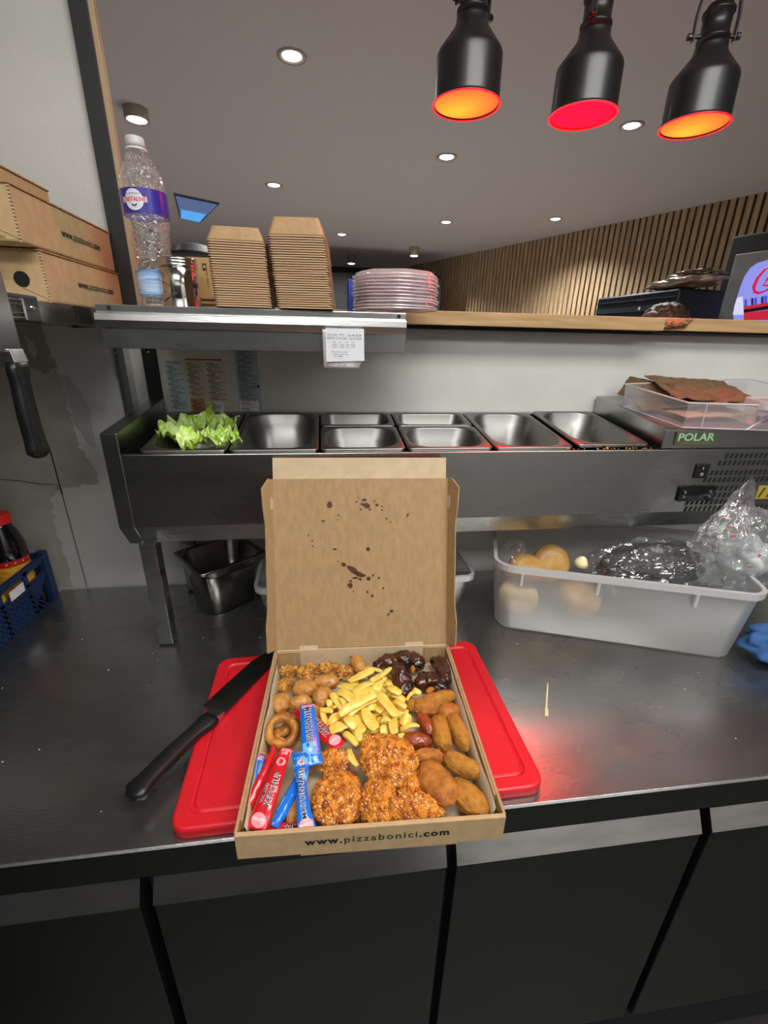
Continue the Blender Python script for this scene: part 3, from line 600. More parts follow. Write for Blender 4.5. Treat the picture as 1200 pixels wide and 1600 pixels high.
b = NB(); loft(b, [circ(0.0150, 0, 40), circ(0.0149, 0.0001, 40)], True, True); wrapped('label_disc', b, 0.0365, -0.15, 0.160, mat('label_white', (0.72, 0.76, 0.84), 0.4), bt)
b = NB(); bx(b, -0.0205, 0.0205, -0.0038, 0.0038, 0, 0.0001); wrapped('label_scroll', b, 0.0368, -0.15, 0.1605, mat('label_pinkish', (0.82, 0.62, 0.66), 0.4), bt)
wrapped('lettering', text_bm('CRISTALINE', 0.0082, sx=0.86, offset=0.0001), 0.0370, -0.15, 0.1605, mat('label_red', (0.65, 0.05, 0.06), 0.4), bt)
wrapped('lettering', text_bm('EAU DE SOURCE', 0.0034), 0.0368, -0.15, 0.168, G_INK, bt)
b = NB(); prism(b, [(-0.005, 0.001), (-0.002, 0), (0, -0.0012), (0.002, 0), (0.005, 0.001), (0.002, -0.003), (0, -0.002), (-0.002, -0.003)], 0, 0.0001, 'Z'); wrapped('label_leaf', b, 0.0368, -0.15, 0.1535, INK, bt)

cn = thing('steel_canister', 'polished steel shaker canister with ribbed lid beside the bottle', 'canister', (-0.246, 0.905, SZ))
b = NB(); lathe(b, [(0.030, 0), (0.0312, 0.002), (0.0312, 0.063), (0.030, 0.0645)], 48); link('canister_body', b, mat('mirror_steel', (0.6, 0.58, 0.55), 0.09, 1.0), cn, smooth=False, local=True)
b = NB(); lathe(b, [(0.0305, 0.0645), (0.0325, 0.0655), (0.0325, 0.068), (0.0312, 0.069), (0.0325, 0.0705), (0.0325, 0.0725), (0.0312, 0.0735), (0.0325, 0.0752), (0.0322, 0.0775), (0.030, 0.0795), (0.001, 0.0815)], 48); link('ribbed_lid', b, MATS['mirror_steel'], cn, smooth=True, local=True)
for o in cn.children: o.data.polygons.foreach_set('use_smooth', [True] * len(o.data.polygons))

kb = thing('kraft_carton', 'kraft carton with small printed marks standing behind the steel can', 'carton', (-0.215, 0.995, SZ))
b = NB(); bx(b, -0.253, -0.176, 0.97, 1.035, SZ, 1.638); link('carton_body', b, mat('golden_kraft', (0.42, 0.26, 0.10), 0.6), kb, bevel=0.002)
for i in range(3):
    b = NB(); bx(b, -0.231, -0.176, 0.962, 0.9699, SZ + 0.004 + i * 0.0085, SZ + 0.0095 + i * 0.0085); link('folded_flap', b, KRAFT, kb, bevel=0.0015)
b = NB(); bx(b, -0.2195, -0.2125, 0.9688, 0.97, 1.617, 1.628); link('printed_mark', b, INK, kb)
b = NB(); bx(b, -0.218, -0.214, 0.9682, 0.9688, 1.620, 1.625); link('mark_centre', b, mat('golden_kraft', ()), kb)
lettering('OK / PAP 21', 0.0055, mat('brown_ink', (0.16, 0.09, 0.03), 0.6), kb, (-0.213, 0.9692, 1.602), (0, 0, -1), (1, 0, 0))

def kraft_box(w_, d_, h):
    """one upside-down tapered kraft food box, rim at the bottom"""
    t = bpy.data.objects.new('kraft_food_box', None); COL.objects.link(t)
    b = NB(); n = 4
    L = [rrect(w_, d_, 0.006, 0.0, n=n), rrect(w_ - .001, d_ - .001, 0.006, 0.0016, n=n), rrect(w_ * 0.80, d_ * 0.86, 0.006, h, n=n)]
    loft(b, L, cap1=True); loft(b, [rrect(w_ - .0012, d_ - .0012, 0.006, 0.0, n=n), rrect(w_ * .80 - .001, d_ * .86 - .001, 0.006, h - 0.001, n=n)]); o = link('box_wall', b, KRAFT, t, local=True); b = NB(); loft(b, [rrect(w_ - .0008, d_ - .0008, 0.006, 0.0014, n=n), rrect(w_ * .985, d_ * .985, 0.006, 0.0032, n=n)]); link('gap_shade_band', b, mat('gap_shade_brown', (0.20, 0.105, 0.045), 0.8), t, local=True)  # dark band paints the shaded gap between nested rims
    b = NB(); L = [rrect(w_ + .0006, d_ + .0006, 0.006, -0.0003, n=n), rrect(w_ + .0012, d_ + .0012, 0.006, 0.0006, n=n), rrect(w_ - .0006, d_ - .0006, 0.006, 0.0013, n=n)]; loft(b, L); link('rim', b, KRAFT_EDGE, t, local=True)
    return t
def kraft_stack(cx, cy, w_, d_, n, pitch, h, lean, yaw, top_lab, mid_lab, bot_lab, grp, seed, z0=SZ):
    random.seed(seed); base = kraft_box(w_, d_, h)
    for i in range(n):
        o = base if i == 0 else dup(base)
        o.location = (cx + lean[0] * i + random.uniform(-.0004, .0004), cy + lean[1] * i, z0 + 0.001 + pitch * i); o.rotation_euler = (-0.02, 0, yaw + random.uniform(-.012, .012))
        tag(o, top_lab if i == n - 1 else bot_lab if i == 0 else mid_lab, 'food box', grp)
kraft_stack(-0.127, 0.850, 0.088, 0.088, 28, 0.00335, 0.0215, (-0.00015, 0.0), 0.03, 'topmost upturned kraft food box of the left stack on the shelf', 'upturned kraft food box nested inside the left stack, between top and bottom',
            'lowest kraft food box of the left stack, resting on the shelf', 'kraft food boxes in the left stack', 1)
kraft_stack(-0.024, 0.846, 0.088, 0.094, 31, 0.00335, 0.027, (-0.00032, 0.0), -0.10, 'topmost upturned kraft food box of the right, taller stack', 'upturned kraft food box nested inside the right, taller stack, between top and bottom',
            'lowest kraft food box of the right, taller stack, overhanging the shelf edge', 'kraft food boxes in the right stack', 2)

LID = clear_mat('clear_lid_plastic', opaque=0.34, gloss=0.13, rough=0.12, milky=(0.92, 0.74, 0.76), bump=0.2, bs=40)
def lid_mesh():
    t = bpy.data.objects.new('plastic_dome_cover', None); COL.objects.link(t); b = NB()
    def sq(r, z, n=36): return [(r * math.cos(2 * PI * i / n) * (1 + 0.06 * math.cos(8 * PI * i / n) ** 2), r * math.sin(2 * PI * i / n) * (1 + 0.06 * math.cos(8 * PI * i / n) ** 2), z) for i in range(n)]
    loft(b, [sq(0.074, 0), sq(0.0745, 0.002), sq(0.071, 0.0025), sq(0.070, 0.007), sq(0.064, 0.0095), sq(0.060, 0.0085)], cap1=True); link('lid_shell', b, LID, t, smooth=True, local=True)
    b = NB(); L = []
    for i in range(36):
        a = 2 * PI * i / 36; L.append((0.0755 * (1 + 0.06 * math.cos(4 * a) ** 2) * math.cos(a), 0.0755 * (1 + 0.06 * math.cos(4 * a) ** 2) * math.sin(a), 0.001))
    tube(b, L + [L[0]], 0.0011, 6); link('lid_rim', b, clear_mat('lid_rim_plastic', opaque=0.5, gloss=0.25, rough=0.15, milky=(0.95, 0.88, 0.90)), t, smooth=True, local=True)
    return t
base = lid_mesh(); random.seed(4); NL = 11
for i in range(NL):
    o = base if i == 0 else dup(base)
    o.location = (0.136 + random.uniform(-.002, .002), 0.905 + random.uniform(-.002, .002), SZ + 0.008 + 0.0053 * i); o.rotation_euler = (random.uniform(-.01, .01), random.uniform(-.01, .01), random.uniform(-0.1, 0.1))
    tag(o, 'topmost clear plastic lid on the round stack beside the kraft boxes' if i == NL - 1 else 'lowest clear plastic lid of the round stack beside the kraft boxes' if i == 0 else 'clear plastic lid inside the round stack, between its top and bottom', 'lid', 'clear plastic lids on the shelf')
t = thing('drink_carton', 'blue and white drink pack between the kraft boxes and clear lids', 'carton', (0.065, 0.985, SZ))
b = NB(); bx(b, 0.052, 0.062, 0.975, 1.03, SZ, 1.612); link('blue_side', b, mat('carton_blue', (0.02, 0.05, 0.35), 0.4), t, bevel=.001)
b = NB(); bx(b, 0.0622, 0.090, 0.975, 1.03, SZ, 1.612); link('cyan_side', b, mat('carton_cyan', (0.25, 0.50, 0.60), 0.4, col2=(0.6, 0.7, 0.72), vs=60), t, bevel=.001)

# ------------------------------------------------------------------ closed cardboard boxes on the side shelf
def closed_box(x1, y0, y1, z0, z1, label, wdt=0.28, tilt=0.0, text=True):
    t = thing('cardboard_box', label, 'box', (x1, y0, z0), (0, 0, tilt), 'closed kraft takeaway boxes on the side shelf'); L_ = y1 - y0; h = z1 - z0
    b = NB(); bx(b, -wdt, 0, 0, L_, 0.001, h); link('box_body', b, CARD_OUT, t, bevel=0.003, local=True)
    b = NB(); bx(b, -wdt - .001, 0.0015, -0.0015, L_, h - 0.0005, h + 0.0018); link('box_lid', b, CARD_EDGE, t, bevel=0.0006, local=True)
    b = NB(); loft(b, [[(p[0], -0.0008 if s else 0.0012, p[1]) for p in circ(0.0105, 0, 20, -0.032, h * 0.45)] for s in (0, 1)], True, True); link('finger_hole', b, DARK, t, local=True)
    b = NB(); prism(b, [(-0.034, h * 0.28), (-0.033, h * 0.28 + 0.0007), (-0.002, 0.0060), (-0.002, 0.0052)], -0.0006, 0.001, 'Y'); link('slit', b, CARD_EDGE, t, local=True)
    b = NB()
    for k in range(16): z = h * k / 16; bx(b, -0.0012, 0.0012 + 0.0005 * (k % 2), -0.0012, 0.0012, z + .001, z + h / 28)
    link('worn_fold', b, CARD_LT, t, local=True)
    if text:
        words([('www.', INK, .0004), ('pizzabonici', GREEN_INK, .0002), ('.com', INK, .0004)], 0.0150, 1.0, frame((0.0008, L_ * 0.60, h * 0.50), (0, 1, 0), (0, 0, 1)), t)
        link('lettering', xf(text_bm('CARTON', 0.006), frame((-0.030, -0.0008, 0.006), (1, 0, 0), (0, 0, 1))), mat('brown_ink', ()), t, local=True)
    return t
closed_box(-0.400, 0.783, 1.049, 1.5435, 1.612, 'closed kraft takeaway box at the bottom, on the side shelf', tilt=0.0)
closed_box(-0.399, 0.742, 1.046, 1.6145, 1.682, 'closed kraft takeaway box in the middle, on top of the lowest one', tilt=0.012)
closed_box(-0.450, 0.68, 0.95, 1.6845, 1.722, 'kraft box on top of the pile, only its edge in view at left', text=False)

# ------------------------------------------------------------------ oak ledge of the pass
lg = thing('oak_ledge', 'oak pass ledge with thick front edge, chipped where its planks meet', 'ledge', (0.7, 1.05, 1.54))
b = NB(); bx(b, 0.1415, 0.768, 0.998, 1.32, 1.5345, 1.5620); pl = link('plank', b, OAK, lg, bevel=0.0012)
b = NB(); bx(b, -0.364, 0.1405, 1.066, 1.32, 1.5325, 1.5620); link('plank', b, OAK, lg, bevel=0.0012)
b = NB(); bx(b, 0.7685, 2.6, 1.022, 1.32, 1.5360, 1.5640); link('plank', b, OAK, lg, bevel=0.002)
bm = NB(); bmesh.ops.create_grid(bm, x_segments=36, y_segments=14, size=0.5)
for v_ in bm.verts:
    x, y = v_.co.x, v_.co.y; n_ = noise.noise(V((x * 20, y * 16, 3)))
    v_.co = (0.807 + x * 0.082 + y * 0.018, 1.0215 - 0.014 * (1 - (2 * x) ** 2) * max(0, 1 - (2 * y) ** 2) + n_ * 0.006 - 0.001, 1.551 + y * 0.022 + x * 0.006 + n_ * 0.001)
link('chipped_edge', bm, CHIP, lg)
b = NB(); bx(b, 0.1415, 2.6, 1.030, 1.0612, 1.527, 1.5335); link('ledge_shade_strip', b, BLACK_MATT, lg)  # added black strip, paints the shade under the ledge

# ------------------------------------------------------------------ red chopping board
bd = thing('chopping_board', 'thick red plastic chopping board with a juice groove under the food box', 'chopping board', (0.041, 0.5705, 0.9), (0, 0, 0.012))
W2, D2, TZ = 0.512, 0.330, 0.0185
b = NB()
L = [rrect(W2 - .006, D2 - .006, 0.020, 0.0), rrect(W2, D2, 0.023, 0.003), rrect(W2, D2, 0.023, TZ - 0.004), rrect(W2 - .003, D2 - .003, .022, TZ - .0012), rrect(W2 - .008, D2 - .008, 0.020, TZ)]
for ins, z in ((0.038, TZ), (0.041, TZ - 0.0016), (0.0445, TZ - 0.0026), (0.048, TZ - 0.0016), (0.051, TZ)): L.append(rrect(W2 - ins, D2 - ins, 0.016, z))
loft(b, L, True, True); link('board', b, RED_BOARD, bd, smooth=False, local=True)

# ------------------------------------------------------------------ open pizza box
BX = V((-0.119, 0.3605, 0.9188)); YAW = -0.043
ob = thing('pizza_box', 'open brown cardboard pizza box with grease spotted lid, full of fried food', 'box', BX, (0, 0, YAW))
BW, BD, BH, T = 0.327, 0.332, 0.0412, 0.0032
def part(name, b, m, **k): return link(name, b, m, ob, local=True, **k)
b = NB(); bx(b, 0, BW, 0, BD, 0, T); part('floor_panel', b, CARD)
b = NB(); bx(b, 0, BW, -0.0005, 0.0052, 0.0, BH); bx(b, 0.075, 0.27, 0.0, 0.003, -0.0035, 0.0, 0); fw = part('front_wall', b, CARD_OUT, bevel=0.0008)
lettering_y = -0.0012
lw = BW * 0.5 + 0.006
words([('www.', INK, .0006), ('pizzabonici', GREEN_INK, .0003), ('.com', INK, .0006)], 0.0152, 1.22, frame((0.170, lettering_y, 0.0225), (1, 0, 0), (0, 0, 1)) @ Matrix.Diagonal((1.08, 1, 1, 1)), fw)
b = NB(); bx(b, -0.0015, 0.0025, 0.004, BD, 0, BH - 0.001); bx(b, 0.0025, 0.0055, 0.02, BD - 0.004, 0.003, BH - .002); part('left_wall', b, CARD, bevel=0.0006)
b = NB(); bx(b, BW - .0025, BW + .0015, 0.004, BD, 0, BH - 0.001); bx(b, BW - .0055, BW - .0025, 0.03, BD - .004, 0.003, BH - .002); part('right_wall', b, CARD, bevel=0.0006)
b = NB(); bx(b, 0.003, BW - 0.003, BD - 0.003, BD, 0, BH)
for x, z, r in ((0.142, 0.020, 0.0035), (0.150, 0.009, 0.002)): loft(b, [[(p[0], BD - 0.0034 + q, p[1]) for p in circ(r, 0, 12, x, z)] for q in (0, 0.0006)], True, True, mi=1)
part('back_wall', b, [CARD_LT, mat('light_grease', (0.25, 0.15, 0.07), 0.6)])
b = NB(); bx(b, 0.004, 0.046, BD - 0.0065, BD - 0.0035, 0.003, BH - 0.002); part('corner_flap', b, CARD, bevel=0.0004)
b = NB(); bx(b, BW - 0.046, BW - 0.004, BD - 0.0065, BD - 0.0035, 0.003, BH - 0.002); part('corner_flap', b, CARD, bevel=0.0004)
# greaseproof paper lining
random.seed(8)
bm = NB(); bmesh.ops.create_grid(bm, x_segments=40, y_segments=40, size=0.5)
for v_ in bm.verts:
    x = v_.co.x * (BW - 0.014) + BW / 2; y = v_.co.y * (BD - 0.016) + BD / 2 - .002
    v_.co = (x, y, T + 0.0012 + 0.0012 * noise.noise(V((x * 40, y * 40, 1))))
part('paper_liner', bm, PARCH, smooth=True)
for s, xa in ((1, 0.0065), (-1, BW - 0.0065)):
    b = NB(); L = []
    for i in range(30):
        y = 0.014 + (BD - 0.05) * i / 29; wv = 0.003 * noise.noise(V((y * 22, s * 5, 0)))
        L.append([(xa + s * (0.010 + wv), y, 0.004), (xa + s * (0.005 + wv), y, 0.020), (xa + s * (0.0015 + wv * .5), y, BH - 0.004 + 0.006 * noise.noise(V((y * 14, 2 + s, 0))))])
    loft(b, L, closed=False); o = part('paper_liner', b, PARCH, smooth=True); md = o.modifiers.new('thickness', 'SOLIDIFY'); md.thickness = 0.0004
# lid, standing against the fridge front
LA = math.atan2(0.088, 0.302)
hx = Matrix.Translation((0, BD + 0.001, BH)) @ Matrix.Rotation(-LA, 4, 'X')   # local x, local z = up the lid, local y = thickness
def lidpart(name, b, m, **k): return link(name, xf(b, hx), m, ob, local=True, **k)
LH = 0.318
LIDM = bx(NB(), 0.001, BW - 0.001, 0, 0.003, 0, LH)
for x in (0.045, 0.245):
    b = NB(); bx(b, x, x + 0.034, -0.0006, 0.0005, -0.004, 0.006); link('hinge_tab', xf(b, hx), CARD_LT, ob, local=True)
# front flap of the lid, bent back against the steel
b = NB(); prism(b, [(0.0005, LH), (0.003, LH), (0.0005, LH + 0.038), (-0.0018, LH + 0.038)], 0.004, BW - 0.006, 'X'); xf(b, Matrix.Translation((0, 0, LH)) @ Matrix.Rotation(-math.radians(4), 4, 'X') @ Matrix.Translation((0, 0, -LH)))
lidpart('lid_front_flap', b, CARD_LT)
for s in (0, 1):
    pts = [(0, 0.0), (-0.028, 0.004), (-0.030, 0.05), (-0.024, 0.085), (-0.024, 0.235), (-0.030, 0.268), (-0.033, 0.302), (-0.012, LH + 0.001), (0, LH - 0.001)]
    b = NB(); prism(b, pts, 0, 0.0026, 'X')
    R_ = Matrix.Rotation(math.radians(24 if s else -24), 4, 'Z'); xf(b, Matrix.Translation((BW - 0.003 if s else 0.001, 0, 0)) @ R_)
    lf = lidpart('lid_side_flap', b, CARD, bevel=0.0005)
    b = NB(); loft(b, [[(t_, -0.0045 + 0.0075 * math.cos(2 * PI * i / 16) * 0.6, LH - 0.044 + 0.0125 * math.sin(2 * PI * i / 16)) for i in range(16)] for t_ in (-0.0006, 0.0032)], True, True)
    xf(b, Matrix.Translation((BW - 0.003 if s else 0.001, 0, 0)) @ R_); lidpart('flap_slot', b, CARD_LT)
# grease spots, placed on the lid where the photograph has them
b = LIDM
lw_ = worldmat(ob) @ hx; org = lw_ @ V((0, 0, 0)); nv = (lw_.to_3x3() @ V((0, -1, 0))).normalized(); li = lw_.inverted()
def onlid(px, py):
    r = CAMR @ V((px - 600, 800 - py, -FPX)); return li @ (EYE + r * ((org - EYE).dot(nv) / r.dot(nv)))
for px, py, a, c_, rot in ((515, 789, 5, 6, 0), (569, 781, 4.2, 2.6, 0), (573, 790, 6, 4.5, .3), (566, 788, 3, 2.5, 0), (589, 789, 3, 2.4, 0), (597, 791, 1.6, 1.4, 0), (597, 797, 1.6, 1.4, 0), (557, 784, 2, 1.5, 0), (564, 796, 1.6, 1.8, 0), (505, 814, 3, 1.8, 0), (529, 805, 1.5, 1.5, 0), (527, 812, 1.2, 1.0, 0), (637, 805, 1.6, 4, .3), (604, 810, 2, 1.4, .4), (610, 816, 1.5, 1.0, 0),
              (488, 845, 1.8, 1.4, 0), (489, 853, 2, 1.2, .4), (482, 836, 1.2, 1.6, 0), (523, 858, 3.8, 1.6, 0), (575, 858, 3.6, 3.6, 0), (537, 882, 4.4, 3.4, .6), (552, 891, 12, 4.8, .65), (561, 897, 8, 4, .5), (568, 899, 4, 2.8, 0), (555, 903, 5, 2, 0), (563, 905, 2.6, 2.4, 0), (576, 904, 3.8, 3.8, 0), (583, 899, 1.6, 3, .4), (592, 903, 2.4, 2, 0),
              (547, 915, 4.6, 4.8, 0), (548, 908, 2.6, 2.2, 0), (599, 919, 1.8, 2.1, 0), (574, 925, 1.6, 3, 0), (582, 931, 2.8, 2.4, 0), (529, 877, 1.2, 1.2, 0), (552, 924, 1.2, 1.2, 0), (612, 955, 3.4, 3, 0), (607, 960, 2.6, 1.6, .3), (585, 783, 1.4, 1.4, 0), (578, 796, 2.4, 1.6, 0), (560, 778, 1.2, 1.2, 0)):
    p = onlid(px, py); s = 0.00108; N = 14; P = []
    for i in range(N):
        t_ = 2 * PI * i / N; q = 1 + 0.28 * noise.noise(V((math.cos(t_) * 1.5, math.sin(t_) * 1.5, px * 0.37))); x, z = a * s * q * math.cos(t_), -c_ * s * q * math.sin(t_)
        P.append((p.x + x * math.cos(rot) + z * math.sin(rot), p.z - x * math.sin(rot) + z * math.cos(rot)))
    prism(b, P, -0.0004, 0.0002, 'Y', 1)
lidpart('lid', b, [CARD, GREASE])
# ------------------------------------------------------------------ knife on the board
kn = knife('chef_knife', 'large black handled knife lying across the left edge of the red board', 0.195, 0.046, 0.150, BLADE)
e0, e1 = V((-0.272, 0.447, 0.929)), V((-0.118, 0.712, 0.924))
mx = frame(e0, e1 - e0, V((0, 0, 1)).cross(e1 - e0)) @ Matrix.Rotation(PI, 4, 'X')
kn.location, kn.rotation_euler = mx.translation, mx.to_euler()

# ------------------------------------------------------------------ wooden pick on the counter
t = thing('wooden_pick', 'small pale bamboo pick lying on the bare steel worktop', 'pick', (0.385, 0.585, 0.9))
a, c_ = at(856, 1066, 'Z', 0.902), at(853, 1118, 'Z', 0.902); d_ = (c_ - a).normalized(); s_ = V((-d_.y, d_.x, 0)); L_ = (c_ - a).length
b = NB(); W_ = [(0, 0.0003), (0.12, 0.0012), (0.62, 0.0016), (0.78, 0.0016), (0.80, 0.0032), (0.99, 0.0040), (1.0, 0.0036)]
P = [a + d_ * L_ * u + s_ * w_ for u, w_ in W_] + [a + d_ * L_ * u - s_ * min(w_, 0.0018) for u, w_ in W_[::-1]]
loft(b, [[V((p.x, p.y, 0.9003)) for p in P], [V((p.x, p.y, 0.902)) for p in P]], True, True); link('pick', b, mat('bamboo', (0.72, 0.60, 0.30), 0.5), t)

# ------------------------------------------------------------------ fried food
def fried(name, c1, c2, rough=0.4, sc=60, bump=0.6, bs=420, coat=0.15, c3=None):
    return mat(name, c1, rough, col2=c2, vs=sc, vlo=0.38, vhi=0.62, bump=bump, bs=bs, coat=coat, spec=0.5)
CRISP = fried('cornflake_crust', (0.74, 0.30, 0.03), (0.33, 0.075, 0.006), 0.26, 110, 0.5, 500, 0.5)
CRISP2 = fried('pale_crispy_crust', (0.68, 0.33, 0.05), (0.30, 0.09, 0.012), 0.35, 90, 0.8, 500, 0.25)
BREAD = fried('breadcrumb_crust', (0.54, 0.24, 0.022), (0.40, 0.155, 0.014), 0.55, 110, 0.9, 900, 0.05)
BREAD2 = fried('orange_breadcrumb', (0.56, 0.22, 0.025), (0.36, 0.11, 0.012), 0.5, 70, 0.9, 900, 0.08)
NUGG = fried('smooth_batter', (0.60, 0.29, 0.07), (0.46, 0.18, 0.032), 0.4, 45, 0.35, 300, 0.2)
RING = fried('onion_ring_batter', (0.58, 0.27, 0.045), (0.36, 0.12, 0.015), 0.42, 55, 0.5, 300, 0.15)
WING = fried('dark_glaze', (0.085, 0.020, 0.008), (0.022, 0.007, 0.004), 0.27, 50, 0.6, 200, 0.5)
REDF = fried('red_glazed_batter', (0.34, 0.065, 0.010), (0.20, 0.032, 0.006), 0.3, 60, 0.5, 400, 0.4)
FRY = mat('potato_fry', (0.82, 0.53, 0.05), 0.34, col2=(0.92, 0.72, 0.20), vs=55, bump=0.25, bs=200, coat=0.2, sss=0.15)

def blob(name, label, cat, px, py, rx, ry, rz, rot, m, seed, z=None, kind='smooth', sub=4, group=None, lump=0.12, pitch=0, k=0.0009):
    """px, py centre in the photograph; rx along, ry across (pixels), rz metres; rot clockwise in the picture, degrees"""
    k = (at(px + 1, py, 'Z', 0.945) - at(px, py, 'Z', 0.945)).length; rx *= k; ry *= k
    zc = (z if z is not None else 0.9225 + rz * 0.95); c = at(px, py, 'Z', zc)
    b = NB(); bmesh.ops.create_icosphere(b, subdivisions=sub, radius=1)
    o_ = V((seed * 3.17, seed * 1.31, seed * 0.77))
    for v_ in b.verts:
        p = v_.co.copy(); n_ = p.normalized()
        if kind == 'capsule':
            ax = rx / ry; q = V((p.x * ax, p.y, p.z)); x = max(-(ax - 1), min(ax - 1, q.x)); dirv = V((q.x - x, q.y, q.z))
            if abs(p.x) < 0.999:
                r_ = math.sqrt(max(0, 1 - abs(p.x) ** 3.2)); l_ = math.hypot(p.y, p.z) or 1e-6
                p = V((p.x, p.y / l_ * r_, p.z / l_ * r_))
        s = 1 + lump * noise.noise(n_ * 1.6 + o_) + lump * 0.5 * noise.noise(n_ * 4 + o_)
        P_ = V((p.x * rx, p.y * ry, p.z * rz)) * s
        if kind == 'crisp':
            d1 = noise.voronoi(P_ * 230 + o_)[0]; f = (d1[1] - d1[0])
            s2 = 0.0026 * min(1, f * 2.0) + 0.0015 * noise.noise(P_ * 420 + o_) + 0.0020 * noise.noise(P_ * 110 + o_)
            P_ = P_ + n_ * (s2 - 0.001)
        elif kind == 'crumb' or kind == 'capsule': P_ = P_ + n_ * (0.0005 * noise.noise(P_ * 500 + o_) + 0.0003 * noise.noise(P_ * 1100))
        elif kind == 'wing':
            P_ = P_ + n_ * (0.003 * noise.noise(P_ * 90 + o_) + 0.0016 * noise.noise(P_ * 220 + o_))
        v_.co = P_
    if kind == 'crisp':   # cornflake flakes standing off the crust
        random.seed(seed * 7); b.normal_update(); src = [v_ for v_ in b.verts if v_.co.z > -0.4 * rz]; nf = int(620 * (rx * ry) / (0.04 * 0.04)) + 60
        for _ in range(nf):
            v_ = random.choice(src); n_ = (v_.normal + V((random.uniform(-.8, .8), random.uniform(-.8, .8), random.uniform(-.5, .8)))).normalized(); t1_ = n_.orthogonal().normalized(); t1_ = Matrix.Rotation(random.uniform(0, 6.28), 3, n_) @ t1_; t2_ = n_.cross(t1_); f_ = random.uniform(.0007, .0019); c0 = v_.co + v_.normal * random.uniform(0.0, .0012)
            ring = [c0 + (t1_ * math.cos(a) + t2_ * math.sin(a) * random.uniform(.4, .9)) * f_ * random.uniform(.7, 1.2) + n_ * random.uniform(-.0006, .0008) for a in (0, 1.25, 2.5, 3.8, 5.0)]
            A_ = [b.verts.new(q) for q in ring]; B_ = [b.verts.new(q - n_ * .0007) for q in ring]; b.faces.new(A_); b.faces.new(B_[::-1])
            for q in range(5): b.faces.new((A_[q], B_[q], B_[(q + 1) % 5], A_[(q + 1) % 5]))
    o = link(name, b, m, smooth=(kind != 'crisp'))
    o.location = c; o.rotation_euler = Euler((0, math.radians(pitch), -math.radians(rot)), 'XYZ')
    return tag(o, label, cat, group)

# crispy chicken pieces
G_ = 'golden crispy coated chicken pieces'
CR = [('large round crispy chicken piece at the front, right of the sachets', 527, 1248, 44, 46, 0.019, 0, None, 5),
      ('crispy chicken piece at the front, middle one of the front row', 591, 1252, 31, 44, 0.018, 12, 0.944, 5),
      ('small crispy chicken lump just below the ketchup sachet by the fries', 519, 1191, 30, 20, 0.014, 8, 0.941, 5),
      ('largest crispy chicken piece, lying on the others below the fries', 608, 1186, 48, 42, 0.019, 25, 0.954, 5),
      ('crispy chicken piece at the front wall, left of the oval patties', 650, 1267, 46, 30, 0.016, 14, 0.940, 5),
      ('small crispy knob rising at the top of the chicken pile, against the fries', 577, 1163, 13, 13, 0.010, 0, 0.957, 4),
      ('crispy chicken end sticking out between the pile and the large patty', 640, 1228, 22, 26, 0.014, 30, 0.940, 4)]
for i, (lab, px, py, a, b_, rz, rot, z, sub) in enumerate(CR): blob('crispy_chicken', lab, 'chicken', px, py, a * .92, b_ * .92, rz * 1.12, rot, CRISP, 10 + i, z, 'crisp', sub, G_, 0.10)
CR2 = [('dark crispy bite in the back left corner of the box', 453, 1049, 17, 11, 0.010, 5), ('pale yellow crispy bite, second along the back wall', 481, 1051, 21, 16, 0.012, -20),
       ('crispy bite with dark left side, third along the back wall', 515, 1045, 20, 13, 0.012, 10), ('crispy bite beside the upright croquette at the back', 541, 1051, 17, 15, 0.011, 30),
       ('yellow crispy bite at the left wall above the round nuggets', 446, 1071, 17, 12, 0.011, -10)]
for i, (lab, px, py, a, b_, rz, rot) in enumerate(CR2): blob('crispy_bite', lab, 'chicken', px, py, a * .85, b_ * .85, rz, rot, CRISP2, 30 + i, None, 'crisp', 4, 'small crispy bites in the back left corner', 0.25)
NU = [('round smooth nugget at the left wall above the onion ring', 439, 1099, 16, 18, 0.014, 0, None), ('smooth nugget in the middle of the nugget group, below the crispy bites', 477, 1076, 20, 16, 0.014, 10, None), ('oval smooth nugget touching the crispy bites at its top', 511, 1065, 21, 12, 0.012, 4, None),
      ('upright oval nugget against the fries', 504, 1087, 14, 19, 0.013, 18, 0.943), ('split nugget with a pale seam above the mayonnaise sachet', 470, 1098, 18, 12, 0.013, -8, 0.941), ('nugget half hidden behind the upper mayonnaise sachet', 487, 1116, 20, 16, 0.010, 0, 0.934),
      ('nugget peeking out between mayonnaise and ketchup sachets', 500, 1118, 13, 16, 0.010, 0, 0.934)]
for i, (lab, px, py, a, b_, rz, rot, z) in enumerate(NU): blob('chicken_nugget', lab, 'nugget', px, py, a, b_, rz, rot, NUGG, 50 + i, z, 'smooth', 4, 'smooth golden nuggets', 0.14)
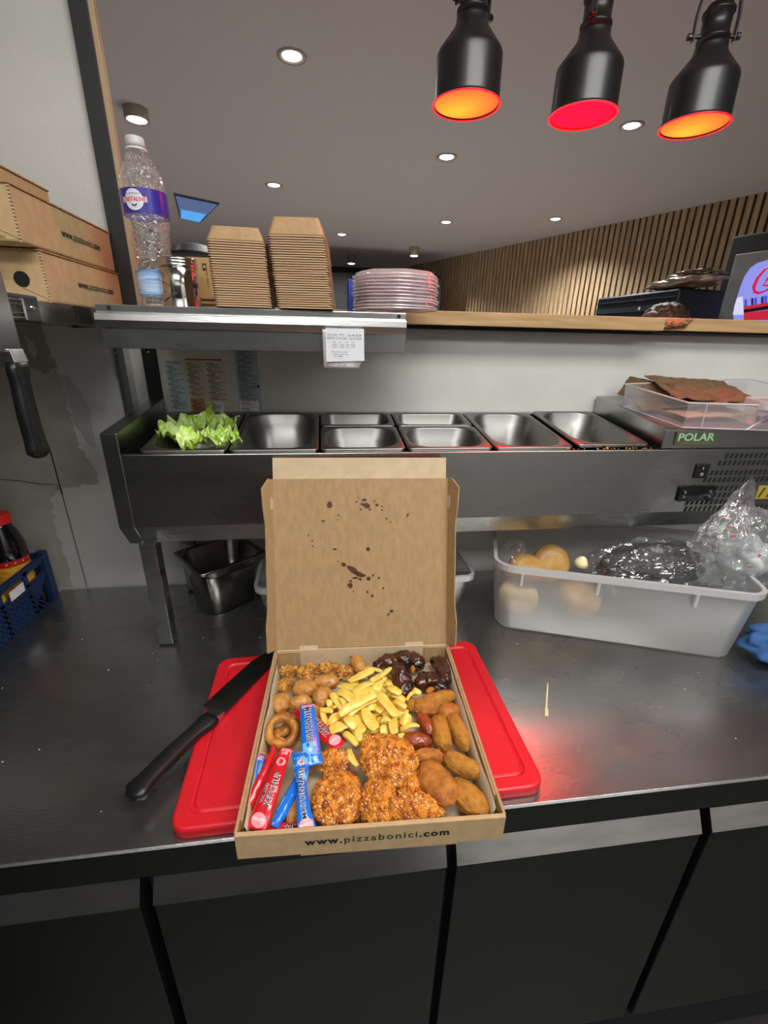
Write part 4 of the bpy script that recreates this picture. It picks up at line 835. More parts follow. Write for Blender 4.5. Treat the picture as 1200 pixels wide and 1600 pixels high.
# croquettes, sticks and patties
CQ = [('small upright croquette stick at the back wall', 'croquette', 559, 1037, 17, 10, 0.010, 78, NUGG, 0.945, 'capsule', 'croquette'),
      ('fried stick lying crosswise just under the dark wings, at the right', 'fried_stick', 684, 1092, 30, 10.5, 0.011, -12, BREAD, 0.950, 'capsule', 'fried stick'),
      ('end of a fried stick poking from the fries towards the crumbed nugget', 'fried_stick', 650, 1102, 16, 11, 0.010, 8, BREAD, 0.938, 'capsule', 'fried stick'),
      ('lumpy crumbed nugget between the wings and the red glazed bites', 'crumbed_nugget', 667, 1104, 21, 15, 0.014, 10, BREAD2, 0.944, 'crumb', 'nugget'),
      ('crumbed nugget at the top of the two upright croquettes', 'crumbed_nugget', 702, 1113, 19, 17, 0.013, 20, BREAD2, 0.938, 'crumb', 'nugget'),
      ('upright croquette right of the red glazed bites, left one of the pair', 'croquette', 689, 1144, 33, 14.5, 0.0135, 94, BREAD, 0.942, 'capsule', 'croquette'),
      ('upright croquette by the right wall, right one of the pair', 'croquette', 717, 1143, 34, 13.5, 0.013, 84, BREAD, 0.942, 'capsule', 'croquette'),
      ('upright red glazed bite left of the croquette pair', 'glazed_bite', 664, 1131, 22, 11, 0.011, 80, REDF, 0.942, 'smooth', 'bite'),
      ('red glazed bite lying above the largest crispy chicken piece', 'glazed_bite', 651, 1157, 24, 13, 0.011, 16, REDF, 0.942, 'smooth', 'bite'),
      ('croquette lying crosswise behind the large front patty', 'croquette', 671, 1182, 24, 11.5, 0.011, 8, BREAD2, 0.940, 'capsule', 'croquette'),
      ('slanting croquette beside the right wall, above the front right patty', 'croquette', 722, 1196, 32, 15, 0.014, 36, BREAD, 0.942, 'capsule', 'croquette'),
      ('large darker oval patty at the front, right of the crispy chicken', 'breaded_patty', 683, 1223, 40, 27, 0.014, 66, BREAD2, 0.949, 'crumb', 'patty'),
      ('oval patty in the front right corner of the box', 'breaded_patty', 733, 1247, 36, 22, 0.013, 62, BREAD, 0.940, 'crumb', 'patty'),
      ('brown fried stick standing between the mayonnaise and ketchup sachets at the front', 'fried_stick', 458, 1264, 27, 10.5, 0.011, 96, RING, 0.936, 'capsule', 'fried stick')]
for i, (lab, nm, px, py, a, b_, rz, rot, m, z, kd, cat) in enumerate(CQ): blob(nm, lab, cat, px, py, a, b_, rz, rot, m, 70 + i, z, kd, 5, None, 0.10)

# onion rings
def onion_ring(px, py, z, R_, r_, tilt, label, seed):
    c = at(px, py, 'Z', z); b = NB(); n, m_ = 48, 14; o_ = V((seed, seed * 2, 0)); L = []
    for i in range(n):
        a = 2 * PI * i / n; ring = []
        for j in range(m_):
            q = 2 * PI * j / m_; rr = r_ * (1 + 0.28 * noise.noise(V((math.cos(a) * 2, math.sin(a) * 2, 0)) + o_) + 0.1 * noise.noise(V((math.cos(a) * 8, math.sin(a) * 8, math.cos(q) * 2)) + o_)); RR = R_ * (1 + 0.07 * noise.noise(V((math.cos(a), math.sin(a), 5)) + o_))
            ring.append(((RR + rr * math.cos(q)) * math.cos(a), (RR + rr * math.cos(q)) * math.sin(a), rr * 1.15 * math.sin(q)))
        L.append(ring)
    loft(b, L + [L[0]]); bmesh.ops.remove_doubles(b, verts=b.verts, dist=1e-6)
    o = link('onion_ring', b, RING, smooth=True); o.location = c; o.rotation_euler = tilt
    return tag(o, label, 'onion ring', 'battered onion rings')
onion_ring(441, 1142, 0.949, 0.0195, 0.0062, (0.35, 0.1, 0), 'large battered onion ring lying on top, left of the mayonnaise sachet', 1)
onion_ring(437, 1133, 0.934, 0.017, 0.0055, (0.1, -0.2, 0), 'onion ring under the topmost one, its upper rim in view', 2)
onion_ring(447, 1150, 0.931, 0.014, 0.006, (0.1, 0.2, 1), 'small onion ring seen through the hole of the large one', 3)
onion_ring(425, 1172, 0.933, 0.018, 0.0058, (0.2, 0.2, 1), 'lower onion ring behind the red ketchup sachet', 4)

# dark glazed wings
def wing(label, pts, seed):
    b = NB(); P = [at(x, y, 'Z', z) for x, y, r, z in pts]; R_ = [r * 0.00108 for x, y, r, z in pts]
    c = sum(P, V()) / len(P); Q, QR = [], []
    for i in range(len(P) - 1):
        for k in range(5): t_ = k / 5; Q.append(P[i].lerp(P[i + 1], t_)); QR.append(R_[i] * (1 - t_) + R_[i + 1] * t_)
    Q.append(P[-1]); QR.append(R_[-1]); Q.insert(0, P[0] + (P[0] - P[1]) * 0.12); QR.insert(0, R_[0] * 0.55); Q.append(P[-1] + (P[-1] - P[-2]) * 0.10); QR.append(R_[-1] * 0.55)
    tube(b, [q - c for q in Q], 0, 20, rr=QR)
    bmesh.ops.subdivide_edges(b, edges=b.edges, cuts=1, use_grid_fill=True)
    o_ = V((seed * 2.3, seed, 0)); b.normal_update()
    for v_ in b.verts: v_.co += v_.normal * (0.0055 * noise.noise(v_.co * 62 + o_) + 0.0030 * noise.noise(v_.co * 120 + o_) + 0.0016 * noise.noise(v_.co * 260 + o_) + 0.0006 * noise.noise(v_.co * 600))
    o = link('glazed_chicken_wing', b, WING, smooth=True); o.location = c
    return tag(o, label, 'chicken wing', 'dark glazed chicken wings')
wing('long dark glazed wing at the back wall, pointing left over the fries', [(586, 1040, 8, 0.944), (600, 1034, 12, 0.946), (617, 1032, 12, 0.946), (634, 1030, 14, 0.947), (651, 1035, 16, 0.946), (655, 1044, 11, 0.943)], 1)
wing('dark glazed wing hanging down between fries and the smaller wings', [(622, 1046, 15, 0.951), (626, 1060, 16, 0.951), (632, 1074, 13, 0.948), (637, 1086, 9, 0.944)], 2)
wing('dark glazed wing in the middle of the three at the right', [(652, 1071, 10, 0.942), (665, 1062, 15, 0.944), (678, 1066, 15, 0.944), (690, 1080, 9, 0.941)], 3)
wing('dark glazed wing in the back right corner of the box', [(683, 1030, 10, 0.944), (688, 1040, 14, 0.946), (694, 1054, 13, 0.946), (700, 1067, 8, 0.942)], 4)
blob('sauce_bit', 'small orange fried end below the middle dark wing', 'bite', 672, 1079, 8, 5, 0.005, -30, BREAD2, 91, 0.952, 'smooth', 3)
blob('sauce_bit', 'small orange fried bit caught between the two left dark wings', 'bite', 645, 1046, 4, 8, 0.005, 10, BREAD2, 92, 0.955, 'smooth', 3)

# fries: (x1,y1,x2,y2,width,layer) in the photograph
FR = [(546, 1064, 582, 1047, 12, 3), (570, 1046, 598, 1050, 8, 2), (580, 1064, 610, 1044, 9, 4), (529, 1072, 558, 1077, 15, 2), (552, 1082, 584, 1066, 11, 3), (586, 1082, 592, 1062, 15, 2), (528, 1080, 550, 1096, 16, 3), (519, 1084, 537, 1110, 11, 3),
      (532, 1116, 586, 1086, 12, 5), (545, 1120, 588, 1094, 7, 4), (540, 1120, 556, 1137, 14, 4), (556, 1118, 566, 1145, 14, 3), (570, 1108, 588, 1138, 15, 4), (576, 1130, 584, 1145, 10, 2), (592, 1085, 618, 1118, 14, 5), (590, 1112, 602, 1098, 12, 3), (604, 1068, 612, 1074, 9, 3), (606, 1074, 626, 1084, 12, 4),
      (612, 1086, 633, 1095, 10, 3), (616, 1096, 634, 1106, 9, 4), (618, 1110, 638, 1112, 8, 3), (625, 1124, 642, 1128, 17, 4), (626, 1140, 654, 1134, 9, 3), (616, 1122, 617, 1146, 12, 4), (594, 1128, 610, 1126, 9, 4), (594, 1142, 606, 1142, 13, 3), (502, 1108, 512, 1134, 9, 3), (502, 1110, 520, 1112, 7, 3),
      (514, 1132, 532, 1118, 11, 3), (516, 1142, 542, 1134, 14, 4), (538, 1146, 558, 1164, 9, 4), (548, 1140, 556, 1158, 7, 2), (562, 1150, 576, 1160, 12, 2), (600, 1150, 614, 1158, 9, 2), (622, 1152, 632, 1148, 8, 2), (636, 1094, 652, 1082, 5, 3), (648, 1078, 657, 1084, 8, 3), (546, 1170, 559, 1196, 9, 3), (556, 1058, 574, 1058, 10, 2), (598, 1056, 600, 1064, 8, 2),
      (562, 1092, 580, 1078, 9, 2), (584, 1100, 590, 1110, 9, 2), (514, 1096, 516, 1104, 9, 2), (604, 1118, 628, 1118, 10, 2), (540, 1100, 560, 1102, 14, 2), (560, 1072, 600, 1078, 12, 1), (530, 1104, 570, 1128, 14, 1), (580, 1120, 620, 1104, 14, 1), (548, 1130, 600, 1136, 14, 1), (600, 1090, 630, 1110, 14, 1), (575, 1095, 610, 1120, 14, 1)]
random.seed(77)
for _ in range(44):
    a, r_ = random.uniform(0, 2 * PI), math.sqrt(random.random()); x, y = 574 + 60 * r_ * math.cos(a), 1104 + 42 * r_ * math.sin(a); q, l_ = random.uniform(0, PI), random.uniform(9, 17)
    FR.append((x - l_ * math.cos(q), y - l_ * math.sin(q), x + l_ * math.cos(q), y + l_ * math.sin(q), random.uniform(9, 14), random.choice((0, 1, 1, 2))))
for i, (x1, y1, x2, y2, w_, lay) in enumerate(FR):
    random.seed(300 + i)
    z = 0.930 + 0.0068 * lay + 0.008 * max(0, 1 - math.hypot((x1 + x2) / 2 - 572, (y1 + y2) / 2 - 1100) / 60)
    if i == 37: z = 0.947
    p, q = at(x1, y1, 'Z', z + random.uniform(-.003, .003)), at(x2, y2, 'Z', z + random.uniform(-.003, .003)); c = (p + q) / 2; ln = (q - p).length * 1.06
    b = NB(); L = []; n = 9; wd = w_ * (at(573, 1100, 'Z', .945) - at(572, 1100, 'Z', .945)).length * 1.12 / 2; th = random.uniform(0.0020, 0.0034); bend = random.uniform(-.004, .004); twist = random.uniform(-1.0, 1.0); arch = random.uniform(-.002, .006)
    for k in range(n):
        u = k / (n - 1); s = 1.0 if 0 < k < n - 1 else 0.72; s *= 1 - 0.25 * abs(u - 0.5) + 0.2 * noise.noise(V((i, u * 3, 0)))
        x = (u - 0.5) * ln; tw = twist * (u - 0.5); yy = bend * math.cos((u - .5) * PI); zz = arch * math.cos((u - .5) * PI)
        L.append([(x, yy + (cx_ * wd * s) * math.cos(tw) - cz_ * th * s * math.sin(tw), zz + cx_ * wd * s * math.sin(tw) + cz_ * th * s * math.cos(tw)) for cx_, cz_ in ((1, .6), (.75, 1), (-.75, 1), (-1, .6), (-1, -.6), (-.75, -1), (.75, -1), (1, -.6))])
    loft(b, L, True, True)
    o = link('potato_fry', b, FRY, smooth=False, bevel=0.0006); o.data.polygons.foreach_set('use_smooth', [True] * len(o.data.polygons))
    mm = frame(c, q - p, V((0, 0, 1)).cross(q - p)) @ Matrix.Rotation(random.uniform(-.5, .5), 4, 'X'); o.location, o.rotation_euler = mm.translation, mm.to_euler()
    tag(o, 'single fry lying apart between the crispy chicken pieces, below the ketchup sachet' if i == 37 else 'longest fry, lying diagonally on top of the heap' if i == 8 else 'pointed fry at the upper right of the heap, over the dark wing' if i == 2 else 'yellow potato fry in the heap in the middle of the box', 'fry', 'yellow potato fries')

# ------------------------------------------------------------------ sauce sachets
def sachet(label, kind, cen, wid, m, z_of, flip=False, text=None, tsize=0.3, sub=None, text_u=(0.2, 0.8), logo_u=None, tv=0.0, band=None, blob_u=None, grp=None, roll=0.0, subu=None):
    """stick sachet: cen = centre line points in the photograph with heights, from its first end to the other"""
    P = [at(x, y, 'Z', z) for x, y, z in cen]; n = len(P); KX = (at(cen[1][0] + 1, cen[1][1], 'Z', cen[1][2]) - P[1]).length
    cum = [0]
    for a, b_ in zip(P[:-1], P[1:]): cum.append(cum[-1] + (b_ - a).length)
    LEN = cum[-1]
    def pos(u):
        s = max(0, min(1, u)) * LEN
        for i in range(n - 1):
            if s <= cum[i + 1] + 1e-9: t_ = (s - cum[i]) / (cum[i + 1] - cum[i]); return P[i].lerp(P[i + 1], t_) + (P[i+1]-P[i]).normalized() * ((u - max(0, min(1, u))) * LEN)
        return P[-1]
    def width(u):
        f = max(0, min(1, u)) * (len(wid) - 1); i = min(int(f), len(wid) - 2); t_ = f - i; t_ = t_ * t_ * (3 - 2 * t_); return (wid[i] * (1 - t_) + wid[i + 1] * t_) * KX
    def surf(u, v, h):   # v -1..1 across, h = height above the film
        c = pos(u); d_ = (pos(min(1, u + 0.04)) - pos(max(0, u - 0.04))).normalized(); s_ = V((0, 0, 1)).cross(d_).normalized(); up = d_.cross(s_)
        s_, up = s_ * math.cos(roll) + up * math.sin(roll), up * math.cos(roll) - s_ * math.sin(roll)
        e = min(1, max(0, min(u, 1 - u) / 0.10)); bulge = 0.0042 * e * (1 - v * v) ** 0.7 if abs(v) < 1 else 0
        bulge += 0.0007 * noise.noise(V((u * 9, v * 2.5, cen[0][0] * .1)))
        return c + s_ * (v * width(u) / 2) + up * (bulge + h)
    t = thing('sauce_sachet', label, 'sachet', P[0], group=grp or 'stick shaped sauce sachets in the box')
    b = NB(); N, Mv = 36, 13
    top = [[surf(i / N, -1 + 2 * j / (Mv - 1), 0) for j in range(Mv)] for i in range(N + 1)]
    bot = []
    for i in range(N + 1):
        row = []
        for j in range(Mv):
            v = -1 + 2 * j / (Mv - 1); a = surf(i / N, v, 0); u = i / N; e = min(1, max(0, min(u, 1 - u) / 0.10)); row.append(a - V((0, 0, 1)) * (0.0060 * e * max(0, 1 - v * v) ** 0.7 + 0.0003))
        bot.append(row)
    L = [tp + bo[::-1] for tp, bo in zip(top, bot)]
    loft(b, L, True, True); link('film', b, m, t, smooth=True)
    def put(name, bm, mt, h):   # bm: x along (0..1 length units metres), y across metres
        bmesh.ops.triangulate(bm, faces=bm.faces)
        for _ in range(2): bmesh.ops.subdivide_edges(bm, edges=[e for e in bm.edges if e.calc_length() > 0.0035], cuts=1); bmesh.ops.triangulate(bm, faces=bm.faces)
        for v_ in bm.verts:
            u = v_.co.x / LEN; wv = width(u) / 2; v_.co = surf(u, max(-0.98, min(0.98, v_.co.y / wv)), h + v_.co.z * 0)
        return link(name, bm, mt, t)
    wm = sum(wid) / len(wid) * KX
    def word(body, size, u0, u1, v, flipx):
        size = size * wm
        for nm, off, mt, h in (('text_outline', size * 0.070, WHITE, 0.0005), ('lettering', size * 0.016, INK, 0.0012)):
            bm = text_bm(body, size, offset=off, spacing=1.12); xs = [v_.co.x for v_ in bm.verts]; a_, c_ = min(xs), max(xs); S = (u1 - u0) * LEN / (c_ - a_)
            for v_ in bm.verts:
                x = (v_.co.x - (a_ + c_) / 2) * S; y = v_.co.y
                if flipx: x, y = -x, -y
                v_.co = ((u0 + u1) / 2 * LEN + x, y + v * wm / 2, 0)
            put(nm, bm, mt, h)
    if band: 
        for (u0, u1, v0, v1, mt) in band:
            bm = NB(); q = [bm.verts.new(((u0) * LEN, v0 * wm / 2, 0)), bm.verts.new((u1 * LEN, v0 * wm / 2, 0)), bm.verts.new((u1 * LEN, v1 * wm / 2, 0)), bm.verts.new((u0 * LEN, v1 * wm / 2, 0))]; bm.faces.new(q); put('printed_panel', bm, mt, 0.00012)
    if blob_u is not None:   # printed figure: round vegetable shape with leaves / splash
        u0, v0, r, mt, mt2 = blob_u; bm = NB(); bm.faces.new([bm.verts.new((u0 * LEN + r * (1 + .12 * math.sin(5 * 2 * PI * i / 30)) * math.cos(2 * PI * i / 30), v0 * wm / 2 + r * math.sin(2 * PI * i / 30), 0)) for i in range(30)]); put('printed_picture', bm, mt, 0.0002)
        bm = NB(); bm.faces.new([bm.verts.new((u0 * LEN + r * .55 * math.cos(2 * PI * i / 16), v0 * wm / 2 + r * .5 * math.sin(2 * PI * i / 16), 0)) for i in range(16)]); put('picture_detail', bm, mt2, 0.0003)
        bm = NB()
        for k in range(5):
            a = k * 2 * PI / 5 + 0.3; bm.faces.new([bm.verts.new((u0 * LEN + q * r * math.cos(a + da), v0 * wm / 2 + q * r * math.sin(a + da), 0)) for q, da in ((0.95, -.18), (1.5, 0), (.95, .18))])
        put('picture_detail', bm, mt2, 0.0003)
    if text: word(text, tsize, text_u[0], text_u[1], tv, flip)
    if sub: word(sub[0], sub[1], subu[0], subu[1], sub[2], flip)
    if logo_u is not None:
        r = wm * 0.42; bm = NB(); bm.faces.new([bm.verts.new((logo_u * LEN + r * 0.85 * math.cos(2 * PI * i / 24), r * 1.0 * math.sin(2 * PI * i / 24), 0)) for i in range(24)]); put('logo_oval', bm, PINK, 0.0003)
        bm = text_bm('Colona', r * 0.62, offset=0.0001, shear=0.3); 
        for v_ in bm.verts: x, y, z = v_.co; v_.co = (logo_u * LEN + (y if flip else -y), (-x if flip else x) * 0.98, 0)
        put('logo_lettering', bm, WHITE, 0.0005)
    return t
# ends are listed so that the writing runs along the centre line
sachet('red ketchup sachet lying flat between the upper mayonnaise sachet and the fries', 'ketchup', [(464, 1108, .948), (486, 1126, .952), (510, 1147, .954), (533, 1166, .954)], [22, 24, 24, 22], REDP, None, flip=True, text='KETCHUP', tsize=0.44, text_u=(0.30, 0.76), tv=0.34, sub=('TOMATO', 0.26, -0.35), subu=(0.46, 0.76), logo_u=0.88)
sachet('upper blue mayonnaise sachet, leaning between onion ring and red ketchup sachet', 'mayo', [(480, 1100, .969), (482, 1125, .968), (485, 1160, .965), (489, 1196, .960)], [24, 25, 27, 29], BLUEP, None, flip=False, text='MAYONNAISE', tsize=0.46, text_u=(0.12, 0.70), tv=-0.06, band=[(0.03, 0.10, -0.7, 0.9, PINK), (0.68, 0.98, -0.9, 0.6, SKYP)], blob_u=(0.80, -0.1, 0.0058, SKYP, mat('pale_blue_print', (0.5, 0.75, 0.95), 0.3)))
sachet('blue mayonnaise sachet against the left wall of the box, mostly behind the red one', 'mayo', [(409, 1178, .950), (401, 1205, .948), (393, 1238, .945), (386, 1266, .940)], [15, 17, 18, 14], BLUEP, None, band=[(0.05, 0.16, -0.6, 0.7, PINK), (0.17, 0.42, 0.3, 0.75, SKYP), (0.7, 0.8, -.4, .5, WHITE)], roll=-0.2)
sachet('blue sachet tucked under the large ketchup sachet, its lower half in view', 'mayo', [(470, 1212, .950), (456, 1240, .950), (442, 1266, .947), (428, 1292, .944)], [16, 18, 19, 12], BLUEP, None, band=[(0.5, 0.98, -0.95, -0.75, SKYP)], roll=-.25)
sachet('large red ketchup sachet standing at the front left corner, widest of all', 'ketchup', [(399, 1298, .946), (413, 1262, .957), (428, 1222, .964), (441, 1184, .967), (449, 1168, .966)], [34, 32, 28, 24, 22], REDP, None, flip=False, text='KETCHUP', tsize=0.46, text_u=(0.24, 0.62), tv=-0.30, sub=('TOMATO', 0.24, 0.50), subu=(0.26, 0.48), logo_u=0.10, blob_u=(0.76, -0.1, 0.0062, PINK, REDP), band=[(0.86, 0.97, -0.8, .5, PINK)])
sachet('dark red folded sachet edge left of the large ketchup sachet', 'ketchup', [(388, 1268, .944), (402, 1232, .953), (418, 1196, .960), (430, 1164, .965)], [18, 17, 13, 9], REDP, None, roll=0.75)
sachet('pinched light blue mayonnaise sachet in front, standing between ketchup and chicken', 'mayo', [(480, 1301, .950), (475, 1272, .958), (472, 1240, .963), (471, 1205, .966), (470, 1174, .964)], [30, 22, 15, 26, 33], BLUEP, None, flip=False, text='MAYONNAISE', tsize=0.40, text_u=(0.13, 0.70), tv=0.0, band=[(0.55, 0.99, -0.95, 0.95, SKYP), (0.0, 0.12, -0.9, 0.9, PINK)], blob_u=(0.79, -0.05, 0.0052, mat('pale_blue_print', ()), mat('salmon_print', (0.8, 0.2, 0.15), 0.4)), logo_u=0.07)
sachet('red sachet end lying flat along the front wall of the box', 'ketchup', [(405, 1300, .936), (428, 1298, .938), (452, 1296, .938), (478, 1294, .936)], [22, 24, 24, 22], REDP, None, flip=False, text='TOM', tsize=0.55, text_u=(0.52, 0.80), tv=-0.1)

# ------------------------------------------------------------------ lettuce
random.seed(2)
LM = mat('lettuce_leaf', (0.40, 0.62, 0.06), 0.4, col2=(0.76, 0.86, 0.38), vs=16, vlo=0.40, vhi=0.70, bump=0.4, bs=90, sss=0.1, coat=0.2)
LC = [(280, 668, 0.046, 2.6, .5, 'large pale lettuce leaf at the left of the pan, its rib facing out'), (305, 660, 0.044, 1.6, .6, 'ruffled lettuce leaf beside the large pale one'), (328, 655, 0.044, 1.2, .7, 'bright green ruffled lettuce leaf at the top middle of the pan'), (350, 662, 0.042, 0.4, .5, 'curled lettuce leaf at the right side of the pan'),
      (335, 678, 0.040, -0.9, .2, 'lettuce leaf lying at the front of the pan, right of centre'), (302, 680, 0.042, -1.6, .3, 'lettuce leaf lying low at the front edge, centre'), (352, 680, 0.034, -0.3, .2, 'small lettuce leaf in the front right corner of the pan'), (268, 672, 0.034, 3.0, .5, 'lettuce leaf folded over the left rim of the pan')]
for i, (px, py, R_, yaw, up_, lab) in enumerate(LC):
    R_ *= .90; px = 309 + (px - 309) * 1.0; c = at(px, py + 4, 'Z', 1.322 + 0.004 * (i % 3)); b = NB(); L = []
    for a_ in range(19):
        u = a_ / 18; row = []
        for j in range(41):
            s_ = (j - 20) / 20; k = (abs(s_) ** 1.5 + u ** 3) * 0.6
            wdt = R_ * 0.75 * math.sin(PI * min(1, 0.12 + 0.80 * u)) ** 0.7
            x = (u - 0.5) * 1.7 * R_; y = s_ * wdt * (1 + .10 * noise.noise(V((u * 7, s_ * 5, i))))
            q = V((u * 3.2, s_ * 2.8, i * 5.1)); e = k * 0.013
            row.append((x + e * .6 * noise.noise(q * 1.7 + V((9, 0, 0))), y + e * .6 * noise.noise(q * 1.7), -0.006 + 0.014 * s_ * s_ + e * 1.5 * noise.noise(q * 1.5 + V((0, 7, 0))) + e * .7 * math.sin(u * 19 + s_ * 6 + i) + 0.006 * noise.noise(q * .6)))
        L.append(row)
    loft(b, L, closed=False)
    o = link('lettuce_leaf', b, LM, smooth=True); md = o.modifiers.new('thickness', 'SOLIDIFY'); md.thickness = 0.0006
    o.location = c; o.rotation_euler = (Matrix.Rotation(up_ * .5 + .1, 4, 'X') @ Matrix.Rotation(yaw, 4, 'Z')).to_euler(); tag(o, lab, 'lettuce', 'lettuce leaves in the first pan')

# ------------------------------------------------------------------ deep pan under the fridge
dp = thing('deep_steel_pan', 'deep empty steel pan standing at an angle under the left end of the fridge', 'pan', (-0.254, 0.975, 0.9), (0, 0, math.radians(45 - 7)))
b = NB(); z = 0.128
Lp = [rrect(.163, .150, .010, z - .005), rrect(.165, .152, .011, z - .003), rrect(.165, .152, .011, z), rrect(.160, .147, .010, z + .0015), rrect(.146, .134, .03, z + .001), rrect(.142, .130, .03, z - .002), rrect(.138, .126, .03, z - .024), rrect(.135, .123, .03, z - .026), rrect(.118, .106, .028, 0.006), rrect(.104, .092, .022, 0.001)]
loft(b, Lp, cap1=True); link('pan_body', b, mat('dark_pan_steel', (0.26, 0.255, 0.245), 0.22, 1.0, bump=0.05, bs=40), dp, smooth=True, local=True)
b = NB(); loft(b, [rrect(.1375, .1255, .03, z - .026), rrect(.121, .109, .028, 0.005), rrect(.106, .094, .022, 0.0)], cap1=True); link('outer_skin', b, MATS['dark_pan_steel'], dp, smooth=True, local=True)

# ------------------------------------------------------------------ plastic tubs
CLR = clear_mat('clear_tub_plastic', opaque=0.20, gloss=0.10, rough=0.25, milky=(0.62, 0.60, 0.60), translucent=0.4)
FROST = clear_mat('frosted_tub_plastic', tint=(0.90, 0.90, 0.88), opaque=0.42, gloss=0.07, rough=0.38, milky=(0.72, 0.72, 0.70), translucent=0.55, bump=0.03, bs=20)
FROST_RIM = clear_mat('frosted_rim_plastic', opaque=0.80, gloss=0.10, rough=0.3, milky=(0.80, 0.80, 0.80), translucent=0.4)
def tub(name, label, loc, yaw, w_, d_, h, r, m, mrim, rim=0.006, taper=0.012, ribs=()):
    t = thing(name, label, 'container', loc, (0, 0, yaw))
    b = NB(); loft(b, [rrect(w_ - 2 * taper - .012, d_ - 2 * taper - .012, r * .8, 0.0008), rrect(w_ - 2 * taper, d_ - 2 * taper, r, 0.008), rrect(w_, d_, r, h)], cap0=True); o = link('tub_wall', b, m, t, smooth=True, local=True)
    b = NB(); loft(b, [rrect(w_ + .002, d_ + .002, r, h - 0.001), rrect(w_ + 2 * rim, d_ + 2 * rim, r + rim, h - 0.0005), rrect(w_ + 2 * rim, d_ + 2 * rim, r + rim, h - 0.012), rrect(w_ + 2 * rim + .001, d_ + 2 * rim + .001, r + rim, h - 0.012), rrect(w_ + 2 * rim + .002, d_ + 2 * rim + .002, r + rim, h + .0025), rrect(w_ - .002, d_ - .002, r, h + .0025), rrect(w_ - .002, d_ - .002, r, h - .001)])
    link('tub_rim', b, mrim, t, smooth=False, local=True, bevel=0.0008)
    for x in ribs: b = NB(); bx(b, x - .003, x + .003, -d_ / 2 - rim - .001, -d_ / 2 + .003, h - .040, h - .010); link('rib', b, mrim, t, local=True, bevel=.001)
    return t
TY = math.radians(-19.5); u_ = V((math.cos(TY), math.sin(TY), 0)); v_n = V((-math.sin(TY), math.cos(TY), 0))
fl = V((0.352, 0.790, 0.9)); TWd, TDp = 0.505, 0.30; cen = fl + u_ * TWd / 2 + v_n * TDp / 2
# the tub passes under the fridge front, its rim stays below the fridge
tt = tub('storage_tub', 'large frosted plastic tub with buns and bags, on the right of the worktop', cen, TY, TWd, TDp, 0.166, 0.035, FROST, FROST_RIM, ribs=(-0.20, -0.05, 0.13))
def intub(a, b_, z): return fl + u_ * a + v_n * b_ + V((0, 0, z))
BUN = mat('bun_crust', (0.44, 0.23, 0.055), 0.45, col2=(0.58, 0.35, 0.11), vs=30, coat=0.15); BUNP = mat('bun_side', (0.80, 0.62, 0.36), 0.7, col2=(0.70, 0.48, 0.22), vs=25)
def bun(label, c, rx, rz, tilt, m):
    b = NB(); lathe(b, [(0.001, 0), (rx * .8, 0), (rx * .97, rz * .12), (rx, rz * .35), (rx * .97, rz * .6), (rx * .82, rz * .88), (rx * .5, rz), (0.001, rz * 1.02)], 36)
    for v_ in b.verts: v_.co *= 1 + 0.03 * noise.noise(v_.co * 30)
    o = link('burger_bun', b, m, smooth=True); o.location = c; o.rotation_euler = tilt; return tag(o, label, 'bun', 'buns in the frosted tub')
p = at(858, 878, 'Y', 0.88); bun('golden round bun standing up on edge in the frosted tub', p - V((0, 0, 0.004)), 0.046, 0.03, (1.2, 0.05, -0.1), BUN)
p = at(822, 892, 'Y', 0.82); bun('bun lying flat at the left end of the frosted tub, top just over the rim', V((p.x + .012, 0.845, 1.012)), 0.042, 0.036, (0.1, 0.1, 0), BUN)
bun('pale bun seen through the tub wall at its left end', intub(0.06, 0.062, 0.050), 0.045, 0.035, (0.2, -0.1, 0), BUNP)
bun('bread roll seen through the tub wall near its middle', intub(0.19, 0.085, 0.05), 0.048, 0.04, (0.3, 0.2, 0), BUN)
b = NB(); lathe(b, [(0.016, 0), (0.013, 0.009), (0.008, 0.017), (0.002, 0.021)], 12); p = at(903, 900, 'Y', 0.80)
o = link('cheese_piece', b, mat('pale_cheese', (0.85, 0.76, 0.42), 0.5), smooth=True); o.location = V((p.x, 0.80, 1.052)); o.rotation_euler = (.2, .1, 0); tag(o, 'pale yellow cheese tip poking above the tub rim next to the bun', 'cheese')

def bag(name, label, c, sx, sy, sz, m, seed, parts=None, sub=5, amp=0.35, peak=None):
    t = thing(name, label, 'bag', c); b = NB(); bmesh.ops.create_icosphere(b, subdivisions=sub, radius=1); o_ = V((seed * 3.3, seed * 7.7, seed))
    for v_ in b.verts:
        n_ = v_.co.copy(); f = 1 + amp * noise.noise(n_ * 1.3 + o_)
        r1 = 1 - abs(noise.noise(n_ * 2.6 + o_)) * 2; r2 = 1 - abs(noise.noise(n_ * 6.0 + o_ * 2)) * 2
        f += 0.10 * max(0, r1) ** 3 + 0.035 * max(0, r2) ** 3; q = V((n_.x * sx, n_.y * sy, n_.z * sz)) * f
        if peak:
            for (dx, dy, dz, wd) in peak:
                d_ = V((dx, dy, dz)).normalized(); k = max(0, n_.dot(d_)); q += V((dx, dy, dz)) * (k ** wd) * (1 + 0.15 * noise.noise(n_ * 9))
        v_.co = q
    o = link('bag_film', b, m, t, smooth=False, local=True); 
    return t
FILM = clear_mat('clear_bag_film', opaque=0.02, gloss=0.05, rough=0.08, milky=(0.8, 0.8, 0.8), bump=1.0, bs=15)
FILM2 = clear_mat('milky_bag_film', opaque=0.13, gloss=0.09, rough=0.14, milky=(0.72, 0.72, 0.74), bump=0.8, bs=28, translucent=0.3)
